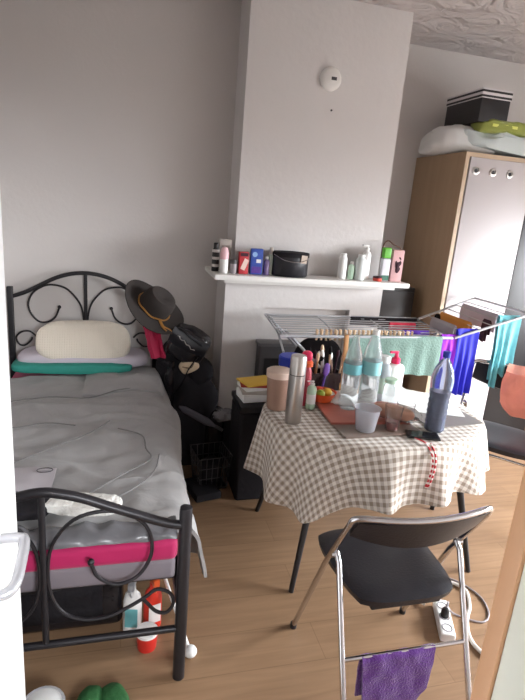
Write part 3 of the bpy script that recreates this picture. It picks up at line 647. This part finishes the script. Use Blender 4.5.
# ------------------------------------------------------------------ table and gingham cloth
TX, TY, TRX, TRY, TZ = 1.235, 2.235, .565, .41, .75
t = thing('dining_table', 'oval table on splayed black legs under the gingham cloth', 'table', (TX, TY, 0))
B().lathe([(1, .715), (1, .742), (.985, .7455), (0, .7455)], n=64, sc=(TRX - .01, TRY - .01, 1)).obj('tabletop', DARKWOOD, t)
for sx in (-1, 1):
    for sy in (-1, 1):
        B().tube([(sx * .34, sy * .20, .715), (sx * .475, sy * .335, 0)], [.021, .012], 12).obj('leg', BLACKPLASTIC, t)
def hang(a):
    dg = lambda d, w: math.exp(-(((math.degrees(a) - d + 180) % 360 - 180) / w) ** 2)
    return .245 + .13 * dg(222, 20) + .07 * dg(190, 25) + .04 * dg(320, 18) + .12 * dg(45, 22) + .12 * dg(135, 22) + .012 * math.sin(3 * a)
NR, NS = 14, 26
def tc_raw(u, j):
    a = u * 2 * PI; ca, sa = math.cos(a), math.sin(a)
    if j <= NR:
        k = .004 + .996 * j / NR; return V((TRX * ca * k, TRY * sa * k, TZ)), (TRX * ca * k, TRY * sa * k)
    q = (j - NR) / NS; L = hang(a)
    n = V((ca / TRX, sa / TRY, 0)).normalized()
    ph = a * 13 + 2.6 * nz(ca * 2.2, sa * 2.2, 3); amp = .046 * q * (.6 + .8 * abs(nz(ca * 3, sa * 3, 8)))
    off = .010 + .034 * q + amp * math.sin(ph) + .01 * min(1, q * 6)
    tz = TZ - .004 * min(1, q * 8) - L * q + .006 * math.sin(ph * .5) * q
    e = V((TRX * ca, TRY * sa, 0)); tang = V((-n.y, n.x, 0))
    p = e + n * off + tang * (.012 * q * math.cos(ph)); p.z = tz
    f_ = e + n * (L * q + .02)
    # flat coordinates stretch with the cloth circumference
    return p, (f_.x, f_.y)
cl = B()
cl.grid(lambda u, v: tc_raw(u, round(v * (NR + NS)))[0] + V((TX, TY, .0005)), 220, NR + NS, .0022, uvf=lambda u, v: tc_raw(u, round(v * (NR + NS)))[1], wrap=True)
o = cl.obj('tablecloth', GING, ang=80); tag(o, 'beige and white gingham cloth draped over the oval table', 'tablecloth')
TT = TZ + .0035

t = thing('thermos', 'tall brushed steel thermos flask at the left front of the table', 'flask', (.765, 2.13, TT - .001))
B().lathe([(.036, 0), (.038, .004), (.038, .232)], n=32).obj('body', STEEL, t); B().lathe([(.0375, .236), (.0375, .31), (.034, .322), (.02, .326), (0, .326)], n=32).obj('cup_lid', STEEL, t); B().lathe([(.0365, .231), (.0365, .237)], n=32).obj('joint_ring', BLACKPLASTIC, t)
t = thing('drink_tub', 'brown tub with a pale lid at the left of the table behind the thermos', 'tub', (.735, 2.30, TT))
B().lathe([(.046, 0), (.05, .004), (.060, .165), (.061, .17)], n=32).obj('body', BROWNTUB, t); B().lathe([(.064, .165), (.065, .195), (.058, .2), (0, .2)], n=32).obj('lid', mat('pale_tan_lid', (214, 190, 174), .4), t)
t = thing('food_container', 'clear container with a dark blue lid behind the brown tub', 'container', (.86, 2.50, TT))
B().lathe([(.06, 0), (.066, .16)], n=30).obj('body', FROST, t); B().lathe([(.07, .16), (.071, .205), (.064, .212), (0, .213)], n=30).obj('lid', BLUECAP, t)
t = thing('sauce_bottle', 'bottle with a bright pink cap on orange just behind the thermos', 'bottle', (.885, 2.345, TT)); B().lathe([(.03, 0), (.032, .006), (.032, .17), (.02, .21)], n=22).obj('body', mat('rose_bottle', (196, 74, 90), .4), t); B().lathe([(.034, .205), (.034, .225), (.026, .235)], n=22).obj('collar', ORANGE, t); B().blob((0, 0, .255), (.026, .026, .028), .8, sub=3).obj('cap', PINKCAP, t)
t = bottle('hand_gel', 'small pale green pump bottle standing right of the thermos', .905, 2.285, .024, .145, MINT, WHITE, z=TT, pump=True, band=WHITE)
t = thing('fruit_bowl', 'orange plastic bowl of fruit behind the pale green bottle', 'bowl', (.995, 2.36, TT)); B().lathe([(.035, 0), (.055, .02), (.07, .06), (.072, .062), (.067, .06), (.05, .022), (0, .012)], n=32).obj('body', ORANGE, t)
for i, (x, y, m_, lb, nm) in enumerate(((-.02, -.02, LIME, 'green lime at the front of the orange bowl', 'lime'), (.025, .0, LEMON, 'yellow lemon in the orange bowl', 'lemon'), (-.01, .03, TOMATO, 'red tomato at the back of the orange bowl', 'tomato'))):
    o = B().blob((0, 0, 0), (.025, .025, .022), 1, sub=3).obj(nm, m_, loc=(.995 + x, 2.36 + y, TT + .056)); tag(o, lb, nm)
# organiser with brushes
t = thing('brush_holder', 'smoky plastic holder full of brushes in the middle of the table', 'holder', (1.05, 2.52, TT))
hb_ = B(); 
for cx_, cy_, sx_, sy_ in ((0, -.045, .19, .004), (0, .045, .19, .004), (-.095, 0, .004, .094), (.095, 0, .004, .094), (0, 0, .004, .09)): hb_.box((cx_, cy_, .06), (sx_, sy_, .12))
hb_.box((0, 0, .002), (.19, .094, .004)); hb_.obj('body', mat('smoky_plastic', (90, 78, 82), .15, trans=.5), t)
cols = [PEGWOOD, COPPER, GREYBOX, MAUVE, MAROON, PEGWOOD, PALEPINK, COPPER, GREYC, DKGREY, PEGWOOD, BROWNTUB]
hol = ['pale wood', 'copper', 'beige', 'mauve', 'maroon', 'light wood', 'pale pink', 'coppery', 'light grey', 'dark grey', 'plain wood', 'brown']
brush0 = None
for i in range(12):
    x, y = -.08 + (i % 6) * .032, -.022 + (i // 6) * .044
    ln = .17 + .05 * random.random(); tx, ty = random.uniform(-.25, .25), random.uniform(-.15, .15)
    b = thing('makeup_brush', 'makeup brush standing in the smoky plastic holder', 'brush', (1.05 + x, 2.52 + y, TT + .006), 0, 'brushes in the holder', rot=(ty * .6, tx * .7, 0))
    B().tube([(0, 0, 0), (0, 0, ln)], [.0035, .006], 8).obj('handle', cols[i], b); B().blob((0, 0, ln + .022), (.010, .010, .026), sub=2).obj('bristles', [MAROON, PEGWOOD, BLACKCLOTH, PAPER][i % 4], b)
t = thing('paddle_brush', 'purple handled paddle brush standing in front of the brush holder', 'brush', (1.02, 2.445, TT), rot=(-.18, .2, 0)); t.scale = (.7, .7, .8); B().tube([(0, 0, .005), (0, 0, .15)], .009, 10).obj('handle', mat('violet_plastic', (92, 62, 150), .4), t); B().blob((0, 0, .185), (.026, .011, .045), .8, sub=3).obj('head', mat('violet_pad', (110, 70, 160), .5), t)
t = thing('magenta_pouch', 'small magenta pouch behind the pink capped bottle', 'pouch', (.955, 2.545, TT)); B().blob((0, 0, .075), (.036, .03, .075), .7, .006, 14, 2, flat=-.074).obj('body', mat('magenta_cloth', (196, 44, 96), .7), t); B().blob((.015, -.03, .1), (.008, .006, .008), sub=2).obj('button', PAPER, t)
o = B(); o.blob((0, 0, .03), (.06, .05, .032), .9, .02, 18, 12, flat=-.028); o = o.obj('tissue', PAPER, loc=(1.085, 2.33, TT + .004)); tag(o, 'crumpled white tissue on the red board beside the orange bowl', 'tissue')
o = B().prism([(-.20, -.14), (.20, -.14), (.20, .14), (-.20, .14)], 0, .005, .0015).obj('placemat', MAT_BROWN, loc=(1.14, 2.075, TT)); o.rotation_euler = (0, 0, .05); tag(o, 'brown shiny placemat under the frosted cup at the front of the table', 'placemat')
o = B().prism([(-.2, -.135), (.2, -.135), (.2, .135), (-.2, .135)], 0, .010, .003).obj('chopping_board', MAT_RED, loc=(1.14, 2.19, TT + .0055)); o.rotation_euler = (0, 0, -.06); tag(o, 'reddish wooden board lying behind the frosted cup', 'board')
zb = TT + .0165
# clear bottles
t = thing('plastic_bottle', 'large clear plastic bottle with a teal label and loose open top', 'bottle', (1.09, 2.245, zb)); t.scale = (1.15, 1.15, 1.12); B().lathe([(.034, 0), (.04, .01), (.04, .05), (.038, .06), (.04, .07), (.04, .2), (.034, .25), (.016, .30), (.013, .33)], n=28).obj('body', CLEAR, t); B().lathe([(.0408, .165), (.0408, .21)], n=28, closed=False).obj('bottle_label', TEALLABEL, t)
t = thing('plastic_bottle', 'clear plastic bottle with a pale teal label, right of the wooden stick', 'bottle', (1.185, 2.235, zb)); t.scale = (1.15, 1.15, 1.2); B().lathe([(.036, 0), (.042, .01), (.042, .06), (.039, .07), (.042, .08), (.042, .2), (.036, .25), (.02, .30), (.014, .325)], n=28).obj('body', CLEAR, t); B().lathe([(.043, .155), (.043, .21)], n=28, closed=False).obj('bottle_label', mat('pale_teal_label', (136, 196, 198), .5), t); B().lathe([(.0165, .318), (.0165, .338), (0, .339)], n=18).obj('cap', WHITE, t)
t = thing('wooden_stick', 'pale wooden spatula standing upright behind the clear bottles', 'spatula', (1.125, 2.40, TT), rot=(.05, -.07, 0)); B().box((0, 0, .18), (.024, .012, .36), bev=.004).obj('handle', COPPER, t); B().box((0, 0, .05), (.04, .008, .09), bev=.003).obj('blade', COPPER, t)
t = thing('soap_bottle', 'white bottle with a pink-red cap near the middle back of the table', 'bottle', (1.44, 2.45, TT)); B().lathe([(.052, 0), (.056, .008), (.056, .16), (.048, .178), (.02, .19)], n=28, sc=(1, .7, 1)).obj('body', WHITE, t); B().lathe([(.024, .188), (.024, .215), (.012, .222), (.009, .25)], n=18).obj('cap', PINKCAP, t); B().box((-.016, 0, .25), (.05, .014, .012), bev=.003).obj('spout', PINKCAP, t)
bottle('milk_bottle', 'frosted white bottle standing left of the pink capped bottle', 1.335, 2.38, .042, .25, FROST, WHITE, .5, z=TT, band=mat('pale_green_band', (200, 222, 206), .5))
bottle('clear_jar', 'clear squat jar with a mint lid before the frosted bottle', 1.325, 2.265, .036, .15, CLEAR, MINT, .7, z=TT + .012, cat='jar')
t = thing('bread_bag', 'clear bag with a long bread roll lying on the red board', 'bread', (1.262, 2.10, zb), -.75); B().blob((0, 0, .032), (.10, .034, .032), .8, .004, 12, 3, flat=-.03).obj('roll', BREAD, t)
B().blob((0.01, 0, .036), (.125, .046, .04), .8, .008, 16, 7, flat=-.034).obj('wrapper', mat('film', (250, 250, 250), .08, trans=1, ior=1.05, bump=.8, bscale=40), t)
t = thing('frosted_cup', 'frosted white plastic cup at the front of the table', 'cup', (1.075, 2.005, TT + .006)); B().lathe([(.042, 0), (.044, .003), (.058, .104), (.062, .108), (.057, .106), (.042, .006), (0, .005)], n=36).obj('body', FROST, t)
t = thing('drinking_glass', 'clear glass of pink drink right of the frosted cup', 'glass', (1.20, 1.99, TT + .006)); B().lathe([(.026, 0), (.030, .004), (.042, .12), (.040, .12), (.028, .008), (0, .007)], n=32).obj('body', GLASS, t); B().lathe([(.026, .009), (.031, .045), (0, .045)], n=28).obj('drink', PINKLIQ, t)
t = thing('tumbler', 'empty clear tumbler behind the glass of pink drink', 'glass', (1.315, 2.08, TT)); B().lathe([(.034, 0), (.038, .004), (.044, .10), (.042, .10), (.036, .008), (0, .007)], n=32).obj('body', GLASS, t)
# big water bottle with dark drink
t = thing('water_bottle', 'large clear blue-capped bottle half full of dark drink', 'bottle', (1.42, 1.985, TT + .003))
prof = [(.040, 0), (.046, .008)]
for k in range(6): prof += [(.047, .02 + k * .026), (.0435, .03 + k * .026), (.047, .042 + k * .026)]
prof += [(.049, .20), (.0525, .235), (.052, .26), (.043, .30), (.026, .335), (.015, .35), (.014, .365)]
B().lathe(prof, n=36).obj('body', mat('blue_tint_plastic', (206, 220, 250), .08, trans=.85, ior=1.2), t)
pl = [(max(0, r - .0025), z + .002) for r, z in prof if z < .20]; B().lathe(pl + [(.045, .195), (0, .195)], n=36).obj('drink', DARKLIQ, t)
B().lathe([(.0175, .358), (.0175, .382), (.015, .385), (0, .385)], n=24).obj('cap', BLUECAP, t)
t = thing('phone', 'black phone lying flat at the front edge of the table', 'phone', (1.325, 1.925, TT), -.35); B().box((0, 0, .005), (.15, .075, .008), bev=.003).obj('body', BLACKPLASTIC, t); B().box((0, 0, .0094), (.142, .068, .0012)).obj('screen', PHONE, t)
o = B().prism([(-.16, -.10), (.16, -.10), (.16, .10), (-.16, .10)], 0, .003).obj('grey_mat', mat('slate_mat', (132, 126, 122), .5), loc=(1.57, 2.12, TT)); o.rotation_euler = (0, 0, .12); tag(o, 'grey flat mat under the white paper at the right of the table', 'mat')
o = B().grid(lambda u, v: V((-.21 + .42 * u, -.15 + .30 * v, .004 + .010 * math.sin(u * PI) * v + .004 * nz(u * 3, v * 3))), 12, 10, .0012).obj('paper_sheet', PAPER, loc=(1.54, 2.33, TT)); o.rotation_euler = (0, 0, -.35); tag(o, 'large bright white sheet of paper at the right of the table', 'paper')
o = B().prism([(-.10, -.07), (.10, -.07), (.10, .07), (-.10, .07)], 0, .012, .002).obj('envelope', mat('cool_white', (226, 228, 232), .6), loc=(1.47, 2.555, TT)); tag(o, 'white envelope at the back of the table behind the white bottle', 'envelope')
ln = spline([(1.27, 1.90, TT + .004), (1.29, 1.85, TT + .006), (1.30, 1.805, TT - .02), (1.298, 1.775, TT - .06), (1.28, 1.758, TT - .12), (1.265, 1.752, TT - .155), (1.28, 1.748, TT - .14), (1.30, 1.76, TT - .08), (1.315, 1.79, TT - .03), (1.315, 1.84, TT + .006)], 8)
tag(B().tube(ln, .0042, 6).obj('lanyard', stripes('red_white_cord', (196, 40, 52), (232, 220, 216), 2, .02, .6)), 'red and white cord hanging over the front edge of the cloth', 'cord')

# ------------------------------------------------------------------ drying rack
RZ = 1.055
t = thing('drying_rack', 'winged metal drying rack hung with laundry behind the table', 'drying rack', (0, 0, 0))
c1, c2, c3, c4 = (.80, 2.56), (1.86, 2.58), (1.93, 3.11), (.86, 3.10)
B().tube([(*c, RZ) for c in (c1, c2, c3, c4)], .009, 10, closed=True).obj('frame', RACKWIRE, t)
for k in range(1, 9):
    a = k / 9
    p = V((*c1, RZ)).lerp(V((*c4, RZ)), a); q = V((*c2, RZ)).lerp(V((*c3, RZ)), a); B().tube([p, q], .0032, 6).obj('wire', RACKWIRE, t)
for fx in (.33, .66): B().tube([V((*c1, RZ - .004)).lerp(V((*c2, RZ - .004)), fx), V((*c4, RZ - .004)).lerp(V((*c3, RZ - .004)), fx)], .005, 6).obj('cross_bar', RACKWIRE, t)
w1, w2 = V((2.36, 2.56, 1.215)), V((2.36, 3.10, 1.215))
B().tube([(1.88, 2.585, RZ), w1, w2, (1.94, 3.10, RZ)], .008, 10).obj('wing_frame', RACKWIRE, t)
for k in range(1, 6):
    a = k / 6; B().tube([V((1.88, 2.585, RZ)).lerp(w1, a), V((1.94, 3.10, RZ)).lerp(w2, a)], .0032, 6).obj('wing_wire', RACKWIRE, t)
B().tube([(.83, 2.60, RZ - .01), (.89, 3.05, RZ - .01)], .006, 8).obj('hinge_bar', RACKWIRE, t)
for y in (2.70, 3.06):
    B().tube([(.87, y, RZ), (1.98, y, .012)], .009, 10).obj('leg', RACKWIRE, t)
    B().tube([(1.85, y + .02, RZ), (1.03, y + .02, .012)], .009, 10).obj('leg', RACKWIRE, t)
B().tube([(.87, 2.69, .93), (.95, 3.06, .93)], .007, 8).obj('brace', RACKWIRE, t)

def hung(name, label, x0, x1, y, zt, lf, lb, m, cat='clothes', along='x', folds=5, amp=.012, gap=.012, seed=0, taper=0, tilt=0):
    # cloth folded over a bar: lf hangs in front, lb behind
    tot = lf + lb
    def f(u, v):
        s = v * tot
        fr = s < lf
        dz = (lf - s) if fr else (s - lf)
        q = dz / max(lf, lb)
        side = -1 if fr else 1
        bend = min(1, dz / .02)
        yy = side * gap * bend + amp * q * math.sin(u * folds * 2 * PI + seed + .8 * math.sin(seed + u * 5)) + amp * .5 * nz(u * 4 + seed, q * 3)
        xx = x0 + (x1 - x0) * (.5 + (u - .5) * (1 - taper * q)) + tilt * q
        zz = zt + .011 - dz - .006 * q * math.sin(u * 7 + seed) 
        zb_ = (x1 - x0) and 0
        return V((xx, y + yy, zz)) if along == 'x' else V((y + yy, xx, zz))
    o = B().grid(f, 26, 30, .005).obj(name, m)
    return tag(o, label, cat)
hung('towel', 'sage green towel hanging from the front bar of the drying rack', 1.20, 1.79, 2.575, RZ + .002, .235, .20, SAGE, 'towel', folds=6, amp=.008, seed=1)
hung('purple_top', 'dark violet cloth draped over the rack bars behind the sage towel', 1.60, 1.78, 2.70, RZ + .004, .03, .10, mat('deep_violet', (84, 46, 150), .85), folds=3, seed=2)
hung('violet_shirt', 'bright violet cloth hanging between the sage towel and the blue one', 1.80, 1.90, 2.60, RZ + .012, .20, .24, MAGENTA, folds=2, amp=.014, seed=3)
hung('blue_trousers', 'long royal blue cloth hanging from the rack beside the violet cloth', 1.90, 2.045, 2.60, RZ + .055, .42, .40, BLUEC, folds=3, amp=.014, seed=4)
hung('turquoise_dress', 'patterned turquoise cloth hanging at the outer end of the rack wing', 2.17, 2.32, 2.60, 1.195, .46, .42, CYAN, folds=3, amp=.016, seed=5, tilt=.0)
hung('black_sock', 'small black cloth hanging at the inner end of the rack wing', 2.02, 2.07, 3.02, 1.10, .07, .06, BLACKCLOTH, folds=1, amp=.004, seed=6)
hung('grey_shirt', 'grey cloth hung along the inner wire of the rack wing', 2.72, 2.98, 1.972, 1.09, .09, .07, GREYC, along='y', folds=2, amp=.006, seed=7)
hung('orange_shirt', 'orange cloth hung along the middle wire of the rack wing', 2.70, 3.02, 2.06, 1.118, .10, .07, ORANGEC, along='y', folds=2, amp=.006, seed=8)
hung('mauve_shirt', 'pale mauve cloth hung along the outer wire of the rack wing', 2.68, 3.04, 2.23, 1.178, .12, .1, MAUVE, along='y', folds=2, amp=.008, seed=9)
hung('maroon_sock', 'dark maroon sock hanging below the mauve cloth on the wing', 2.64, 2.70, 2.15, 1.146, .14, .1, MAROON, along='y', folds=1, amp=.004, seed=10)
hung('dark_shorts', 'black cloth spread over the back wires of the drying rack', 1.42, 1.9, 3.05, RZ + .004, .05, .06, BLACKCLOTH, folds=3, seed=11)
hung('red_cloth', 'red cloth lying over the rack wires in front of the black cloth', 1.62, 1.80, 2.90, RZ + .006, .04, .05, REDC, folds=2, seed=12)
# pegs on the front part of the rack
pg = None
for k in range(22):
    x = 1.03 + k * .028
    loc = (x, 2.62 + .003 * math.sin(k * 2.7), RZ - .0)
    if pg is None:
        pg = thing('clothes_peg', 'pale wooden clothes peg clipped on the front wire of the rack', 'peg', loc, 0, 'wooden pegs along the rack wire')
        p_ = B(); p_.box((0, -.005, -.004), (.010, .006, .062), (.1, 0, 0), .0012); p_.box((0, .005, -.004), (.010, .006, .062), (-.1, 0, 0), .0012); p_.obj('jaws', PEGWOOD, pg); B().tube([(-.006, 0, 0), (.006, 0, 0)], .004, 8).obj('spring', STEEL, pg)
    else: dup(pg, loc, random.uniform(-.4, .4))

# ------------------------------------------------------------------ folding chairs
def folding_chair(label, loc, rz, sc=1):
    t = thing('folding_chair', label, 'chair', loc, rz); t.scale = (1, 1, sc)
    hw_ = .258
    for sx in (-1, 1):
        B().tube([(sx * hw_, -.125, .745), (sx * (hw_ - .004), .02, .50), (sx * hw_, .245, .012)], .0105, 12).obj('front_leg', CHROME, t)
        B().tube([(sx * (hw_ - .018), -.022, .565), (sx * (hw_ - .018), -.05, .545), (sx * (hw_ - .016), -.27, .012)], .0105, 12).obj('rear_leg', CHROME, t)
        for yy, dx in ((.245, 0), (-.27, -.016)): B().lathe([(.014, 0), (.014, .022)], (sx * (hw_ + dx), yy, 0), 12).obj('rubber_foot', BLACKPLASTIC, t)
        B().lathe([(.014, -.012), (.014, .012)], (sx * (hw_ - .009), -.022, .562), 12, (0, PI / 2, 0)).obj('pivot', CHROME, t)
    # rim that carries on from the front legs round the top of the back
    rim = [(-hw_, -.125, .745), (-hw_ + .004, -.138, .772), (-hw_ + .03, -.152, .782)] + [(x, -.155 - .036 * (1 - (x / .22) ** 2), .784) for x in (-.2, -.13, -.06, 0, .06, .13, .2)] + [(hw_ - .03, -.152, .782), (hw_ - .004, -.138, .772), (hw_, -.125, .745)]
    B().tube(spline(rim, 5), .0105, 12).obj('back_rim', CHROME, t)
    def bk(u, v):
        x = -.238 + .476 * u; k = 1 - (x / .238) ** 2
        z = .775 - v * (.075 + .045 * k); return V((x, -.137 - .036 * k + .045 * v, z))
    B().grid(bk, 24, 8, .018).obj('backrest', BLACKVINYL, t)
    def st(u, v):
        # rounded square seat, dished a little
        x = 2 * u - 1; y = 2 * v - 1
        e = 1 - .10 * abs(y) ** 4; f = 1 - .16 * abs(x) ** 4
        w = .212 + .012 * y
        return V((x * w * e, .052 + y * .212 * f, .452 + .016 * (1 - x ** 6) * (1 - y ** 6) - .010 * (1 - x * x) * (1 - y * y)))
    s = B(); s.grid(st, 22, 22, .026); s.obj('seat', BLACKVINYL, t)
    o = B(); o.box((0, .045, .425), (.33, .30, .012), bev=.004); o.box((0, -.10, .415), (.27, .06, .03), bev=.006); o.obj('seat_pan', BLACKPLASTIC, t)
    B().tube([(-hw_ + .016, -.171, .25), (hw_ - .016, -.171, .25)], .008, 10).obj('rear_bar', CHROME, t)
    return t
folding_chair('black and chrome folding chair nearest the viewer, purple towel on its rear bar', (.965, 1.452, 0), 0)
CA = math.radians(131)
folding_chair('black and chrome folding chair at the right of the table, coral cloth on its back', (2.20, 2.42, 0), CA, 1.13)
# purple towel on the rear bar
def tw(u, v):
    s = v * .42; L = .24
    if s < L: dz = L - s; side = -1
    else: dz = s - L; side = 1
    x = .795 + .285 * u - (.02 * (dz / L) * (2 * u - 1) if side < 0 else 0); cor = .10 * max(0, (u - .6) / .4) ** 2 if side < 0 else 0
    dz *= (1 - cor * 3)
    return V((x, 1.281 + side * .014 * min(1, dz / .015) - .25 * dz * (1 if side < 0 else .6) * .3 + .006 * nz(u * 6, dz * 20), .262 - dz))
o = B().grid(tw, 26, 34, .007).obj('hand_towel', PURPLE); tag(o, 'purple terry towel hanging on the rear bar of the nearest chair', 'towel')
# coral cloth over the second chair
R2 = Matrix.Rotation(CA, 4, 'Z')
def cc(u, v):
    s = v * .56; L = .30
    dz, side = (L - s, 1) if s < L else (s - L, -1)
    p = V((-.24 + .30 * u, -.165 - .02 + (.095 if side > 0 else -.03) * min(1, dz / .03) + side * ( .05 * math.sin(min(1, dz / .3) * PI) * (.6 + .4 * math.sin(u * 5))), (.784 * 1.13 + .016) - dz * (1 - .25 * abs(2 * u - 1) ** 3)))
    p += noise.noise_vector(p * 14) * .010
    return R2 @ p + V((2.20, 2.42, 0))
o = B().grid(cc, 26, 34, .006).obj('coral_cloth', CORAL); tag(o, 'coral cloth bunched over the back of the right-hand folding chair', 'clothes')

# ------------------------------------------------------------------ power strip and cables
t = thing('power_strip', 'white power strip with round sockets on the floor behind the nearest chair', 'power strip', (1.372, 1.605, 0), -.41)
B().box((0, 0, .021), (.062, .215, .042), bev=.009, seg=3).obj('body', WHITE, t)
for k in range(3):
    o = B(); o.lathe([(.0225, 0), (.0225, .002), (.019, .0022), (.019, -.0)], (0, -.068 + k * .066, .0415), 24); o = o.obj('socket', mat('socket_grey', (120, 118, 122), .5), t)
B().lathe([(.017, 0), (.017, .03), (.01, .042)], (0, .0, .042), 16).obj('plug', BLACKPLASTIC, t)
tag(B().tube(spline([(1.335, 1.71, .02), (1.40, 1.80, .009), (1.53, 1.84, .009), (1.60, 1.78, .009), (1.56, 1.68, .009), (1.49, 1.60, .009), (1.44, 1.51, .009), (1.44, 1.43, .009), (1.50, 1.33, .009), (1.62, 1.22, .009)], 10), .0085, 8).obj('extension_cable', CABLEW), 'thick white cable curling across the floor from the power strip', 'cable')
tag(B().tube(spline([(1.372, 1.605, .088), (1.39, 1.62, .10), (1.43, 1.66, .03), (1.46, 1.64, .005), (1.55, 1.58, .005), (1.62, 1.62, .005), (1.65, 1.73, .005), (1.60, 1.84, .005), (1.50, 1.90, .005)], 10), .0042, 8).obj('thin_cable', CABLEG), 'thin grey cable plugged into the white power strip', 'cable')

# ------------------------------------------------------------------ light, world, camera
w = bpy.data.worlds.new('sky'); S.world = w; w.use_nodes = True
bg = w.node_tree.nodes['Background']; 
WN = w.node_tree.nodes; WL = w.node_tree.links.new
tcw = WN.new('ShaderNodeTexCoord'); sx_ = WN.new('ShaderNodeSeparateXYZ'); WL(tcw.outputs['Generated'], sx_.inputs[0])
rw = WN.new('ShaderNodeValToRGB'); rw.color_ramp.elements[0].position = .0; rw.color_ramp.elements[0].color = (.10, .10, .10, 1)
rw.color_ramp.elements[1].position = .75; rw.color_ramp.elements[1].color = (.93, .96, 1, 1)
mr = WN.new('ShaderNodeMapRange'); mr.inputs[1].default_value = -.12; mr.inputs[2].default_value = .22; WL(sx_.outputs[2], mr.inputs[0]); WL(mr.outputs[0], rw.inputs['Fac'])
WL(rw.outputs['Color'], bg.inputs[0]); bg.inputs[1].default_value = 54
ld = bpy.data.lights.new('window_portal', 'AREA'); ld.shape = 'RECTANGLE'; ld.size = y1 - y0; ld.size_y = z1 - z0; ld.cycles.is_portal = True
lo_ = bpy.data.objects.new('window_portal', ld); COL.objects.link(lo_); lo_.location = (RX + .19, (y0 + y1) / 2, (z0 + z1) / 2); lo_.rotation_euler = (0, PI / 2, 0)
ld.size, ld.size_y = z1 - z0, y1 - y0

lh = bpy.data.lights.new('hall_fill_portal', 'AREA'); lh.shape = 'RECTANGLE'; lh.size = .75; lh.size_y = .7; lh.cycles.is_portal = True  # portal for the added, unseen hall opening that brightens the bed end
lho = bpy.data.objects.new('hall_fill_portal', lh); COL.objects.link(lho); lho.location = (.825, -1.19, 1.8); lho.rotation_euler = (PI / 2, 0, 0)
cam = bpy.data.cameras.new('camera'); co = bpy.data.objects.new('camera', cam); COL.objects.link(co)
Rm = Matrix(((.966057, -.009925, -.25814), (-.245603, .274498, -.929694), (.080086, .961537, .262743)))
co.matrix_world = Matrix.Translation((0, 0, 1.7)) @ Rm.to_4x4()
cam.sensor_fit = 'VERTICAL'; cam.sensor_height = 36; cam.lens = 520 / 700 * 36; cam.clip_start = .02
S.camera = co
vs = S.view_settings; vs.view_transform = 'Standard'; vs.look = 'None'; vs.gamma = 1; vs.use_curve_mapping = False; vs.exposure = .27
S.cycles.max_bounces = 10; S.cycles.transparent_max_bounces = 12; S.cycles.transmission_bounces = 10
S.cycles.use_denoising = True
S.cycles.sample_clamp_indirect = 8
